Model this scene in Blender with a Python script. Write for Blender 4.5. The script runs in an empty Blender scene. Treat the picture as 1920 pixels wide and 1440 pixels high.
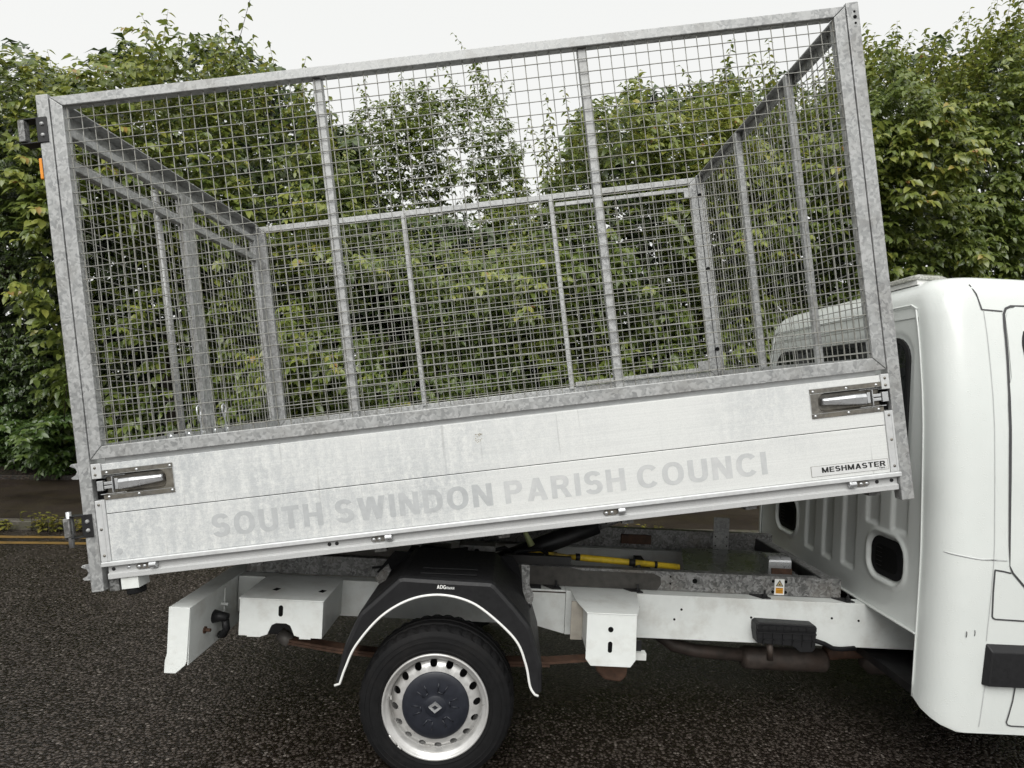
import bpy, math, random
import numpy as np
from mathutils import Matrix, Vector
R = math.radians
rng = np.random.default_rng(11)
random.seed(4)
scn = bpy.context.scene
col = scn.collection

# ------------------------------------------------------------------ camera
cam_d = bpy.data.cameras.new("camera")
cam = bpy.data.objects.new("camera", cam_d); col.objects.link(cam)
cam_d.sensor_width = 36.0
cam_d.lens = 36.0 * 1140 / 1920
cam_d.shift_y = 7 / 1920
cam_d.clip_start = 0.05; cam_d.clip_end = 2000
cam.matrix_world = Matrix.Translation((0, 0, 1.78)) @ Matrix.Rotation(R(90), 4, 'X') @ Matrix.Rotation(R(2.6), 4, 'Z')
scn.camera = cam

# ------------------------------------------------------------------ world: overcast daylight
SUN_EL, SUN_AZ = 46, 192           # sun behind the cloud, behind the camera and a little to its left
world = bpy.data.worlds.new("World"); scn.world = world; world.use_nodes = True
wn, wl = world.node_tree.nodes, world.node_tree.links
wn.clear()
sky = wn.new('ShaderNodeTexSky'); sky.sky_type = 'NISHITA'; sky.sun_disc = False
sky.sun_elevation = R(SUN_EL); sky.sun_rotation = R(SUN_AZ)
sky.air_density = 1.0; sky.dust_density = 4.0; sky.ozone_density = 1.0
hs = wn.new('ShaderNodeHueSaturation'); hs.inputs['Saturation'].default_value = 0.10
mx = wn.new('ShaderNodeMix'); mx.data_type = 'RGBA'; mx.inputs[0].default_value = 0.80
mx.inputs[7].default_value = (7.7, 7.75, 7.6, 1)      # the even cloud sheet
bg = wn.new('ShaderNodeBackground'); bg.inputs['Strength'].default_value = 0.09
wo = wn.new('ShaderNodeOutputWorld')
wl.new(sky.outputs[0], hs.inputs['Color']); wl.new(hs.outputs[0], mx.inputs[6])
wl.new(mx.outputs[2], bg.inputs['Color']); wl.new(bg.outputs[0], wo.inputs['Surface'])

sun_d = bpy.data.lights.new("sun", 'SUN'); sun_d.energy = 1.5; sun_d.angle = R(50); sun_d.color = (1.0, 0.99, 0.96)
sun = bpy.data.objects.new("sun", sun_d); col.objects.link(sun)
az = R(SUN_AZ)
sdir = Vector((math.sin(az) * math.cos(R(SUN_EL)), math.cos(az) * math.cos(R(SUN_EL)), math.sin(R(SUN_EL))))
sun.rotation_euler = (-sdir).to_track_quat('-Z', 'Y').to_euler()
sun.location = sdir * 30

vs = scn.view_settings
vs.view_transform = 'Standard'; vs.look = 'None'; vs.gamma = 1.0; vs.exposure = 0.60; vs.use_curve_mapping = False
scn.render.engine = 'CYCLES'
scn.cycles.max_bounces = 4; scn.cycles.diffuse_bounces = 2; scn.cycles.glossy_bounces = 2
scn.cycles.transmission_bounces = 4; scn.cycles.transparent_max_bounces = 4
scn.cycles.use_denoising = True; scn.cycles.use_adaptive_sampling = True; scn.cycles.adaptive_threshold = 0.02
scn.cycles.caustics_reflective = False; scn.cycles.caustics_refractive = False

# ------------------------------------------------------------------ materials
def new_mat(name):
    m = bpy.data.materials.new(name); m.use_nodes = True
    nt = m.node_tree; return m, nt.nodes, nt.links, nt.nodes['Principled BSDF']

def ramp(n, stops):
    r = n.new('ShaderNodeValToRGB'); e = r.color_ramp.elements
    while len(e) < len(stops): e.new(0.5)
    for el, (p, c) in zip(e, stops):
        el.position = p; el.color = (c[0], c[1], c[2], 1) if not isinstance(c, (int, float)) else (c, c, c, 1)
    return r

def coords(n, l, scale=(1, 1, 1), kind='Object'):
    t = n.new('ShaderNodeTexCoord'); mp = n.new('ShaderNodeMapping'); mp.inputs['Scale'].default_value = scale
    l.new(t.outputs[kind], mp.inputs['Vector']); return mp.outputs[0]

def noise(n, l, vec, scale, detail=4, rough=0.55):
    t = n.new('ShaderNodeTexNoise'); t.inputs['Scale'].default_value = scale
    t.inputs['Detail'].default_value = detail; t.inputs['Roughness'].default_value = rough
    l.new(vec, t.inputs['Vector']); return t

def mixc(n, l, fac, a, b, mode='MIX'):
    m = n.new('ShaderNodeMix'); m.data_type = 'RGBA'; m.blend_type = mode
    for sock, v in ((0, fac), (6, a), (7, b)):
        if hasattr(v, 'links') or hasattr(v, 'is_linked'): l.new(v, m.inputs[sock])
        elif isinstance(v, (int, float)): m.inputs[sock].default_value = v
        else: m.inputs[sock].default_value = (v[0], v[1], v[2], 1)
    return m.outputs[2]

def bump(n, l, b, height, strength=0.3, dist=0.002):
    bp = n.new('ShaderNodeBump'); bp.inputs['Strength'].default_value = strength; bp.inputs['Distance'].default_value = dist
    l.new(height, bp.inputs['Height']); l.new(bp.outputs[0], b.inputs['Normal'])

def simple(name, c, rough=0.5, metal=0.0, var=0.12, scale=25, spec=0.5, bmp=0.0, dirt=None, dirt_amt=0.4, coat=0.0):
    """paint, rubber, steel: a base colour with fine unevenness and optional dirt patches"""
    m, n, l, b = new_mat(name)
    v = coords(n, l)
    t = noise(n, l, v, scale, 5)
    lo = [x * (1 - var) for x in c]; hi = [min(1, x * (1 + var)) for x in c]
    r = ramp(n, [(0.3, lo), (0.7, hi)]); l.new(t.outputs[0], r.inputs[0]); out = r.outputs[0]
    if dirt:
        t2 = noise(n, l, v, 6, 8, 0.65); r2 = ramp(n, [(0.48, 0), (0.72, dirt_amt)]); l.new(t2.outputs[0], r2.inputs[0])
        out = mixc(n, l, r2.outputs[0], out, dirt)
    l.new(out, b.inputs['Base Color'])
    rr = ramp(n, [(0.25, max(0.02, rough - 0.08)), (0.75, min(1, rough + 0.08))]); l.new(t.outputs[0], rr.inputs[0]); l.new(rr.outputs[0], b.inputs['Roughness'])
    b.inputs['Metallic'].default_value = metal; b.inputs['Specular IOR Level'].default_value = spec
    if coat: b.inputs['Coat Weight'].default_value = coat; b.inputs['Coat Roughness'].default_value = 0.12
    if bmp: bump(n, l, b, t.outputs[0], bmp, 0.003)
    return m

def galv(name, lo, mid, hi, scale=45, rust=0.0, rough=0.45, metal=0.35):
    """hot-dip galvanised steel: spangle flakes, cloudy oxide, optional brown staining"""
    m, n, l, b = new_mat(name)
    v = coords(n, l)
    dn = noise(n, l, v, 18, 3)
    dv = mixc(n, l, 0.06, v, dn.outputs[1], 'ADD')
    vo = n.new('ShaderNodeTexVoronoi'); vo.inputs['Scale'].default_value = scale; l.new(dv, vo.inputs['Vector'])
    t = noise(n, l, v, 9, 6, 0.65)
    s = mixc(n, l, 0.5, vo.outputs['Color'], t.outputs[0])
    bw = n.new('ShaderNodeRGBToBW'); l.new(s, bw.inputs[0])
    r = ramp(n, [(0.30, lo), (0.48, mid), (0.66, hi)]); l.new(bw.outputs[0], r.inputs[0]); out = r.outputs[0]
    t3 = noise(n, l, v, 3.2, 7, 0.7); r3 = ramp(n, [(0.50, 0), (0.70, 0.35 + rust)]); l.new(t3.outputs[0], r3.inputs[0])
    out = mixc(n, l, r3.outputs[0], out, (0.15, 0.125, 0.095))
    l.new(out, b.inputs['Base Color'])
    rr = ramp(n, [(0.3, rough - 0.1), (0.7, rough + 0.15)]); l.new(bw.outputs[0], rr.inputs[0]); l.new(rr.outputs[0], b.inputs['Roughness'])
    b.inputs['Metallic'].default_value = metal
    bump(n, l, b, bw.outputs[0], 0.12, 0.002)
    return m

def aluminium_board(name, base, stain, streak=0.5, grad=True):
    m, n, l, b = new_mat(name)
    v = coords(n, l); vs_ = coords(n, l, (34, 34, 5)); vb = coords(n, l, (2, 2, 160))
    t = noise(n, l, v, 1.1, 3); s1 = noise(n, l, vs_, 1.0, 5, 0.6); s2 = noise(n, l, v, 60, 4, 0.7); gl = noise(n, l, vb, 1.0, 2)
    fine = noise(n, l, v, 240, 2)
    ad = mixc(n, l, 0.55, s1.outputs[0], s2.outputs[0])
    r = ramp(n, [(0.42, stain), (0.53, [0.5 * (x + y) for x, y in zip(base, stain)]), (0.62, base)]); l.new(ad, r.inputs[0])
    fac_in = t.outputs[0]
    if grad:   # rear end of the board is the more weathered one
        sx = n.new('ShaderNodeSeparateXYZ'); l.new(v, sx.inputs[0])
        mr = n.new('ShaderNodeMapRange'); mr.inputs[1].default_value = 0.2; mr.inputs[2].default_value = 2.0
        mr.inputs[3].default_value = 0.34; mr.inputs[4].default_value = -0.10; l.new(sx.outputs[0], mr.inputs[0])
        ma = n.new('ShaderNodeMath'); ma.operation = 'ADD'; l.new(t.outputs[0], ma.inputs[0]); l.new(mr.outputs[0], ma.inputs[1]); fac_in = ma.outputs[0]
    rf = ramp(n, [(0.42, 0.05), (0.78, streak)]); l.new(fac_in, rf.inputs[0])
    out = mixc(n, l, rf.outputs[0], base, r.outputs[0])
    rg = ramp(n, [(0.35, 0.94), (0.65, 1.0)]); l.new(gl.outputs[0], rg.inputs[0]); out = mixc(n, l, 1.0, out, rg.outputs[0], 'MULTIPLY')
    rfz = ramp(n, [(0.35, 0.93), (0.6, 1.0)]); l.new(fine.outputs[0], rfz.inputs[0]); out = mixc(n, l, 1.0, out, rfz.outputs[0], 'MULTIPLY')
    # a few rain-run scratches
    sc = noise(n, l, coords(n, l, (55, 55, 2.2)), 1.0, 2); rs = ramp(n, [(0.70, 0.0), (0.76, 0.35)]); l.new(sc.outputs[0], rs.inputs[0])
    out = mixc(n, l, rs.outputs[0], out, (0.36, 0.36, 0.35))
    l.new(out, b.inputs['Base Color'])
    b.inputs['Roughness'].default_value = 0.42; b.inputs['Metallic'].default_value = 0.12
    bump(n, l, b, s2.outputs[0], 0.05, 0.001)
    return m

M = {}
M['galv'] = galv('galvanised_steel', (0.28, 0.285, 0.285), (0.38, 0.385, 0.38), (0.48, 0.485, 0.48), 78)
M['galv_old'] = galv('galvanised_steel_dull', (0.10, 0.10, 0.098), (0.19, 0.19, 0.185), (0.32, 0.32, 0.315), 85, 0.3, 0.5)
M['wire'] = simple('mesh_wire_steel', (0.31, 0.31, 0.285), 0.45, 0.35, 0.25, 30, dirt=(0.2, 0.17, 0.12), dirt_amt=0.5)
M['board'] = aluminium_board('weathered_aluminium_board', (0.83, 0.84, 0.82), (0.59, 0.61, 0.615), 1.0)
M['alu'] = simple('aluminium_trim', (0.68, 0.69, 0.69), 0.38, 0.3, 0.08, 40, dirt=(0.42, 0.42, 0.40), dirt_amt=0.3)
M['rave'] = aluminium_board('aluminium_floor_edge', (0.60, 0.605, 0.60), (0.46, 0.465, 0.46), 0.5, False)
M['ghost'] = simple('ghost_lettering', (0.50, 0.515, 0.52), 0.5, 0.1, 0.06, 60, dirt=(0.68, 0.69, 0.685), dirt_amt=0.45)
M['ghost_faint'] = simple('faint_ghost_lettering', (0.58, 0.592, 0.592), 0.5, 0.1, 0.05, 60, dirt=(0.72, 0.72, 0.71), dirt_amt=0.8)
M['chrome'] = simple('bright_zinc', (0.66, 0.67, 0.68), 0.30, 0.8, 0.06, 30)
M['steel_dark'] = simple('dark_plated_steel', (0.19, 0.18, 0.16), 0.38, 0.6, 0.3, 50, dirt=(0.30, 0.26, 0.19), dirt_amt=0.5)
M['black_metal'] = simple('black_greased_metal', (0.012, 0.012, 0.013), 0.45, 0.1, 0.4, 20, dirt=(0.05, 0.045, 0.04))
M['plastic'] = simple('black_plastic', (0.011, 0.011, 0.012), 0.5, 0.0, 0.2, 60, 0.4, bmp=0.1)
M['plastic_dull'] = simple('dull_black_plastic', (0.008, 0.008, 0.009), 0.7, 0.0, 0.2, 60, 0.25)
M['rubber'] = simple('tyre_rubber', (0.008, 0.008, 0.0085), 0.72, 0.0, 0.25, 40, 0.2, dirt=(0.03, 0.027, 0.025), dirt_amt=0.3, bmp=0.08)
M['hub'] = simple('navy_black_hub', (0.013, 0.015, 0.022), 0.42, 0.0, 0.2, 40)
M['rim'] = simple('silver_wheel_paint', (0.60, 0.595, 0.58), 0.33, 0.45, 0.06, 30, dirt=(0.33, 0.29, 0.24), dirt_amt=0.35)
M['chassis_white'] = simple('white_chassis_paint', (0.80, 0.825, 0.80), 0.38, 0.0, 0.03, 20, dirt=(0.40, 0.36, 0.30), dirt_amt=0.42)
M['rust'] = simple('rusty_steel', (0.085, 0.045, 0.028), 0.75, 0.1, 0.4, 30, dirt=(0.05, 0.035, 0.03), bmp=0.3)
M['exhaust'] = simple('rusty_exhaust', (0.070, 0.056, 0.048), 0.6, 0.3, 0.35, 22, dirt=(0.09, 0.052, 0.034), bmp=0.2)
M['yellow'] = simple('yellow_chipped_paint', (0.86, 0.60, 0.04), 0.4, 0.0, 0.15, 30, dirt=(0.06, 0.045, 0.03), dirt_amt=0.95)
M['pale_green'] = simple('pale_green_paint', (0.42, 0.47, 0.22), 0.45, 0.0, 0.2, 30, dirt=(0.1, 0.1, 0.06))
M['white_plain'] = simple('white_trim', (0.86, 0.86, 0.83), 0.4, 0.0, 0.02)
M['black_print'] = simple('black_print', (0.012, 0.012, 0.012), 0.5)
M['orange_print'] = simple('orange_print', (0.78, 0.36, 0.02), 0.5)
M['sticker'] = simple('silver_sticker', (0.77, 0.775, 0.765), 0.4, 0.2, 0.03)
M['amber'] = simple('amber_lens', (0.95, 0.33, 0.02), 0.2, 0.0, 0.1)
M['clear_lens'] = simple('clear_beacon_lens', (0.42, 0.42, 0.38), 0.15, 0.3, 0.45, 90)
M['hole'] = simple('dark_opening', (0.006, 0.006, 0.006), 0.8, 0, 0.1, spec=0.1)
M['gap'] = simple('panel_gap', (0.06, 0.06, 0.062), 0.7)

def cab_paint():
    m, n, l, b = new_mat('wet_white_cab_paint')
    v = coords(n, l)
    t = noise(n, l, v, 4, 6, 0.6); r = ramp(n, [(0.3, (0.70, 0.73, 0.705)), (0.7, (0.735, 0.76, 0.735))]); l.new(t.outputs[0], r.inputs[0])
    l.new(r.outputs[0], b.inputs['Base Color'])
    d = n.new('ShaderNodeTexVoronoi'); d.inputs['Scale'].default_value = 120; l.new(v, d.inputs['Vector'])
    rd = ramp(n, [(0.12, 1.0), (0.34, 0.0)]); l.new(d.outputs['Distance'], rd.inputs[0])
    gate = noise(n, l, v, 25, 3); rg = ramp(n, [(0.45, 0), (0.6, 1)]); l.new(gate.outputs[0], rg.inputs[0])
    h = mixc(n, l, 1.0, rd.outputs[0], rg.outputs[0], 'MULTIPLY')
    bump(n, l, b, h, 0.5, 0.0014)
    b.inputs['Roughness'].default_value = 0.30; b.inputs['Coat Weight'].default_value = 0.5; b.inputs['Coat Roughness'].default_value = 0.10
    return m
M['cab'] = cab_paint()

def glass_mat():
    m, n, l, b = new_mat('tinted_cab_glass')
    b.inputs['Base Color'].default_value = (0.012, 0.014, 0.014, 1); b.inputs['Roughness'].default_value = 0.04
    v = coords(n, l); t = noise(n, l, v, 60, 3); bump(n, l, b, t.outputs[0], 0.03, 0.001)
    return m
M['glass'] = glass_mat()

def asphalt(name, dark, mid, light, scale, rough=0.42, bumpiness=0.9, moss=None):
    m, n, l, b = new_mat(name)
    v = coords(n, l)
    wob = noise(n, l, v, 40, 2); vv = mixc(n, l, 0.01, v, wob.outputs[1], 'ADD')
    vo = n.new('ShaderNodeTexVoronoi'); vo.inputs['Scale'].default_value = scale; l.new(vv, vo.inputs['Vector'])
    vo2 = n.new('ShaderNodeTexVoronoi'); vo2.inputs['Scale'].default_value = scale * 1.9; l.new(vv, vo2.inputs['Vector'])
    # stone tops stand proud of the bitumen
    h1 = ramp(n, [(0.30, 1.0), (0.66, 0.0)]); l.new(vo.outputs['Distance'], h1.inputs[0])
    bw = n.new('ShaderNodeRGBToBW'); l.new(vo.outputs['Color'], bw.inputs[0])
    rc = ramp(n, [(0.25, dark), (0.5, mid), (0.80, mid), (0.93, light)]); l.new(bw.outputs[0], rc.inputs[0])
    out = mixc(n, l, h1.outputs[0], [x * 0.9 for x in dark], rc.outputs[0])
    big = noise(n, l, v, 0.7, 6, 0.62); rb = ramp(n, [(0.28, 0.50), (0.5, 0.95), (0.72, 1.22)]); l.new(big.outputs[0], rb.inputs[0])
    out = mixc(n, l, 1.0, out, rb.outputs[0], 'MULTIPLY')
    if moss:
        mo = noise(n, l, v, 2.2, 8, 0.7); rm = ramp(n, [(0.45, 0), (0.7, 0.8)]); l.new(mo.outputs[0], rm.inputs[0]); out = mixc(n, l, rm.outputs[0], out, moss)
    l.new(out, b.inputs['Base Color'])
    rr = ramp(n, [(0.3, rough - 0.16), (0.7, rough + 0.18)]); l.new(big.outputs[0], rr.inputs[0]); l.new(rr.outputs[0], b.inputs['Roughness'])
    hm = mixc(n, l, 0.3, h1.outputs[0], vo2.outputs['Distance'])
    bump(n, l, b, hm, bumpiness, 0.006)
    return m
M['road'] = asphalt('wet_asphalt', (0.013, 0.009, 0.007), (0.080, 0.065, 0.056), (0.25, 0.22, 0.195), 62, 0.27, 0.85)
M['pave'] = asphalt('wet_footway', (0.016, 0.010, 0.007), (0.034, 0.023, 0.015), (0.08, 0.055, 0.035), 60, 0.5, 0.5, (0.036, 0.027, 0.012))
M['soil'] = asphalt('leaf_litter_soil', (0.015, 0.011, 0.008), (0.05, 0.032, 0.020), (0.13, 0.08, 0.05), 28, 0.7, 1.0, (0.03, 0.035, 0.012))
M['kerb'] = simple('mossy_kerb_stone', (0.085, 0.075, 0.062), 0.6, 0, 0.3, 30, dirt=(0.045, 0.05, 0.015), dirt_amt=0.8, bmp=0.4)
M['yellow_line'] = simple('worn_yellow_paint', (0.19, 0.115, 0.03), 0.5, 0, 0.3, 60, dirt=(0.05, 0.04, 0.025), dirt_amt=0.9, bmp=0.5)
M['bark'] = simple('bark', (0.045, 0.035, 0.026), 0.85, 0, 0.35, 14, bmp=0.6)

def leaf_mat(name, stops, rough=0.33, trans=0.36):
    m, n, l, b = new_mat(name)
    at = n.new('ShaderNodeAttribute'); at.attribute_name = 'leaf_tone'
    r = ramp(n, stops); l.new(at.outputs['Fac'], r.inputs[0])
    l.new(r.outputs[0], b.inputs['Base Color']); b.inputs['Roughness'].default_value = rough
    b.inputs['Specular IOR Level'].default_value = 0.8
    tr = n.new('ShaderNodeBsdfTranslucent'); l.new(r.outputs[0], tr.inputs['Color'])
    ms = n.new('ShaderNodeMixShader'); ms.inputs[0].default_value = trans
    out = n['Material Output']; l.new(b.outputs[0], ms.inputs[1]); l.new(tr.outputs[0], ms.inputs[2]); l.new(ms.outputs[0], out.inputs['Surface'])
    return m
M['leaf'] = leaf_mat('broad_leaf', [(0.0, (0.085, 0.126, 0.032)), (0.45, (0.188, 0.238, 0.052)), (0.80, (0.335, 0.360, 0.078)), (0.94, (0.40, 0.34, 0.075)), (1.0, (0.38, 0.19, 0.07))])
M['leaf_fine'] = leaf_mat('small_leaf', [(0.0, (0.09, 0.128, 0.028)), (0.5, (0.170, 0.220, 0.042)), (0.9, (0.28, 0.315, 0.058)), (1.0, (0.32, 0.26, 0.06))], trans=0.42)
M['leaf_ivy'] = leaf_mat('dark_hedge_leaf', [(0.0, (0.042, 0.070, 0.018)), (0.5, (0.080, 0.120, 0.025)), (0.9, (0.17, 0.215, 0.040)), (1.0, (0.24, 0.25, 0.055))], 0.4, 0.2)
M['leaf_green'] = leaf_mat('fresh_green_leaf', [(0.0, (0.032, 0.066, 0.014)), (0.5, (0.060, 0.108, 0.020)), (1.0, (0.12, 0.17, 0.035))], 0.4, 0.25)

# ------------------------------------------------------------------ mesh helpers
class MB:
    def __init__(s): s.v = []; s.f = []; s.smooth = False
    def add(s, vs, fs):
        o = len(s.v); s.v += [tuple(p) for p in vs]; s.f += [tuple(i + o for i in f) for f in fs]; return s
    def box(s, x0, x1, y0, y1, z0, z1):
        return s.add([(x0, y0, z0), (x1, y0, z0), (x1, y1, z0), (x0, y1, z0), (x0, y0, z1), (x1, y0, z1), (x1, y1, z1), (x0, y1, z1)],
                     [(0, 3, 2, 1), (4, 5, 6, 7), (0, 1, 5, 4), (1, 2, 6, 5), (2, 3, 7, 6), (3, 0, 4, 7)])
    def prism_y(s, pts, y0, y1):          # polygon in XZ extruded along Y
        n = len(pts); vs = [(p[0], y0, p[1]) for p in pts] + [(p[0], y1, p[1]) for p in pts]
        return s.add(vs, [tuple(range(n)), tuple(range(2 * n - 1, n - 1, -1))] + [(i, i + n, (i + 1) % n + n, (i + 1) % n) for i in range(n)])
    def prism_x(s, pts, x0, x1):          # polygon in YZ extruded along X
        n = len(pts); vs = [(x0, p[0], p[1]) for p in pts] + [(x1, p[0], p[1]) for p in pts]
        return s.add(vs, [tuple(range(n - 1, -1, -1)), tuple(range(n, 2 * n))] + [(i, (i + 1) % n, (i + 1) % n + n, i + n) for i in range(n)])
    def prism_z(s, pts, z0, z1):
        n = len(pts); vs = [(p[0], p[1], z0) for p in pts] + [(p[0], p[1], z1) for p in pts]
        return s.add(vs, [tuple(range(n - 1, -1, -1)), tuple(range(n, 2 * n))] + [(i, (i + 1) % n, (i + 1) % n + n, i + n) for i in range(n)])
    def tube(s, pts, r, n=8, caps=True):
        pts = [Vector(p) for p in pts]; rs = r if isinstance(r, (list, tuple)) else [r] * len(pts)
        rings = []; up = None
        for i, p in enumerate(pts):
            d = (pts[min(i + 1, len(pts) - 1)] - pts[max(i - 1, 0)]).normalized()
            if up is None: up = Vector((0, 0, 1)) if abs(d.z) < 0.9 else Vector((1, 0, 0))
            a = d.cross(up).normalized(); b_ = a.cross(d).normalized(); up = b_
            rings.append([p + (a * math.cos(2 * math.pi * k / n) + b_ * math.sin(2 * math.pi * k / n)) * rs[i] for k in range(n)])
        vs = [q for g in rings for q in g]; fs = []
        for i in range(len(pts) - 1):
            for k in range(n): fs.append((i * n + k, i * n + (k + 1) % n, (i + 1) * n + (k + 1) % n, (i + 1) * n + k))
        if caps: fs += [tuple(range(n - 1, -1, -1)), tuple((len(pts) - 1) * n + k for k in range(n))]
        return s.add(vs, fs)
    def cyl(s, p0, p1, r, n=14): return s.tube([p0, p1], r, n)
    def lathe_y(s, prof, cx, cz, n=64, closed=False):   # prof = [(r, y)], spun about the Y axis through (cx, cz)
        vs = []; m = len(prof)
        for k in range(n):
            a = 2 * math.pi * k / n
            for r, y in prof: vs.append((cx + r * math.cos(a), y, cz + r * math.sin(a)))
        fs = []
        for k in range(n):
            for i in range(m if closed else m - 1):
                j = (i + 1) % m; fs.append((k * m + i, ((k + 1) % n) * m + i, ((k + 1) % n) * m + j, k * m + j))
        return s.add(vs, fs)
    def dome(s, c, axis, r, h, n=10):     # rivet head
        c = Vector(c); ax = Vector(axis).normalized(); up = Vector((0, 0, 1)) if abs(ax.z) < .9 else Vector((1, 0, 0))
        a = ax.cross(up).normalized(); b_ = ax.cross(a)
        vs = []
        for q, hh in ((1, 0), (0.75, h * .7)): vs += [c + ax * hh + (a * math.cos(2 * math.pi * k / n) + b_ * math.sin(2 * math.pi * k / n)) * r * q for k in range(n)]
        vs.append(c + ax * h); fs = []
        for k in range(n): fs += [(k, (k + 1) % n, n + (k + 1) % n, n + k), (n + k, n + (k + 1) % n, 2 * n)]
        return s.add(vs, fs)
    def mesh(s, name, mat, smooth=False):
        me = bpy.data.meshes.new(name); me.from_pydata(s.v, [], s.f); me.materials.append(mat)
        if smooth: me.polygons.foreach_set('use_smooth', [True] * len(me.polygons))
        me.validate(); me.update(); return me
    def build(s, name, mat, parent=None, smooth=False, bevel=0.0, mat_local=None, fix=True):
        me = s.mesh(name, mat, smooth)
        if fix:
            import bmesh
            bm = bmesh.new(); bm.from_mesh(me); bmesh.ops.recalc_face_normals(bm, faces=bm.faces); bm.to_mesh(me); bm.free()
        return link(name, me, parent, bevel, mat_local)

def link(name, me, parent=None, bevel=0.0, mat_local=None):
    o = bpy.data.objects.new(name, me); col.objects.link(o)
    if parent is not None: o.parent = parent
    if mat_local is not None: o.matrix_local = mat_local
    if bevel:
        b = o.modifiers.new('bevel', 'BEVEL'); b.width = bevel; b.segments = 2; b.limit_method = 'ANGLE'; b.angle_limit = R(35)
    return o

def tag(o, label=None, cat=None, group=None, kind=None):
    if label: o['label'] = label
    if cat: o['category'] = cat
    if group: o['group'] = group
    if kind: o['kind'] = kind
    return o

def glyphs(txt, t=.2, gap=.10, space=.30):
    """bold grotesque capitals as flat quads: list of (quads) in letter units (cap height 1)"""
    out = []; x = 0.0
    def rect(a, b, c, d): return [(a, c), (b, c), (b, d), (a, d)]
    def para(xa, xb, za, zb, th): return [(xa, za), (xa + th, za), (xb + th, zb), (xb, zb)]
    def band(cx, cz, rx, rz, a0, a1, th=None, n=22):
        th = th or t; q = []; e = .90
        def pt(r1, r2, a): c, s_ = math.cos(R(a)), math.sin(R(a)); return (cx + r1 * math.copysign(abs(c) ** e, c), cz + r2 * math.copysign(abs(s_) ** e, s_))
        for k in range(n):
            b0, b1 = a0 + (a1 - a0) * k / n, a0 + (a1 - a0) * (k + 1) / n
            q.append([pt(rx, rz, b0), pt(rx, rz, b1), pt(rx - th, rz - th * .88, b1), pt(rx - th, rz - th * .88, b0)])
        return q
    for ch in txt:
        g = []; w = .7
        if ch == ' ': x += space; continue
        if ch == 'O': w = .80; g = [band(.40, .5, .40, .515, 0, 360, n=40)]
        elif ch == 'C': w = .76; g = [band(.40, .5, .40, .515, 38, 322, n=34)]
        elif ch == 'G': w = .78; g = [band(.40, .5, .40, .515, 38, 360, n=34), [rect(.42, .78, .36, .52)], [rect(.62, .78, .05, .36)]]
        elif ch == 'S': w = .68; g = [band(.34, .705, .33, .31, 22, 270, n=24), band(.34, .300, .34, .315, 90, -158, n=24)]
        elif ch == 'U': w = .72; g = [[rect(0, t, .36, 1)], [rect(w - t, w, .36, 1)], band(.36, .36, .36, .375, 180, 360)]
        elif ch == 'T': w = .66; g = [[rect(0, w, 1 - t * .9, 1)], [rect(w / 2 - t / 2, w / 2 + t / 2, 0, 1 - t * .9)]]
        elif ch == 'H': w = .72; g = [[rect(0, t, 0, 1)], [rect(w - t, w, 0, 1)], [rect(t, w - t, .42, .60)]]
        elif ch == 'I': w = t; g = [[rect(0, t, 0, 1)]]
        elif ch == 'N': w = .73; g = [[rect(0, t, 0, 1)], [rect(w - t, w, 0, 1)], [para(w - t * 1.1, 0, 0, 1, t * 1.1)]]
        elif ch == 'W': w = 1.02; th = t * 1.05; g = [[para(.17, 0, 0, 1, th)], [para(.17, .405, 0, 1, th)], [para(.64, .405, 0, 1, th)], [para(.64, .81, 0, 1, th)]]
        elif ch == 'M': w = .86; g = [[rect(0, t * .95, 0, 1)], [rect(w - t * .95, w, 0, 1)], [para(.34, 0, 0, 1, t)], [para(.32, w - t, 0, 1, t)]]
        elif ch == 'D': w = .73; g = [[rect(0, t, 0, 1)], [rect(t, .34, 0, t * .88)], [rect(t, .34, 1 - t * .88, 1)], band(.34, .5, .39, .5, -90, 90)]
        elif ch in 'PR':
            w = .68; g = [[rect(0, t, 0, 1)], [rect(t, .39, .40, .40 + t * .85)], [rect(t, .39, 1 - t * .88, 1)], band(.39, .70, .29, .30, -90, 90)]
            if ch == 'R': w = .74; g.append([para(.52, .33, 0, .42, t * 1.1)])
        elif ch == 'A': w = .78; th = t * 1.08; g = [[para(0, .285, 0, 1, th)], [para(w - th, .285, 0, 1, th)], [rect(.18, .60, .20, .36)]]
        elif ch == 'E': w = .64; g = [[rect(0, t, 0, 1)], [rect(t, w, 0, t * .88)], [rect(t, w * .94, .42, .59)], [rect(t, w, 1 - t * .88, 1)]]
        elif ch == '-': w = .4; g = [[rect(0, .4, .4, .6)]]
        out += [[[(px + x, pz) for px, pz in q] for q in grp] for grp in g]
        x += w + gap
    return out, x - gap

def text_mesh(s, name, mat, u0, u1, v0, h, y, t=.2, gap=.10, space=.30):
    """flat lettering in the XZ plane facing -Y, fitted between u0 and u1 with cap height h"""
    gl, wtot = glyphs(s, t, gap, space); m = MB(); k = (u1 - u0) / wtot
    for i, grp in enumerate(gl):
        for q in grp: m.add([(u0 + a * k, y - .00006 * (i % 4), v0 + b * h) for a, b in q], [(0, 1, 2, 3)])
    return m.mesh(name, mat)

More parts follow.
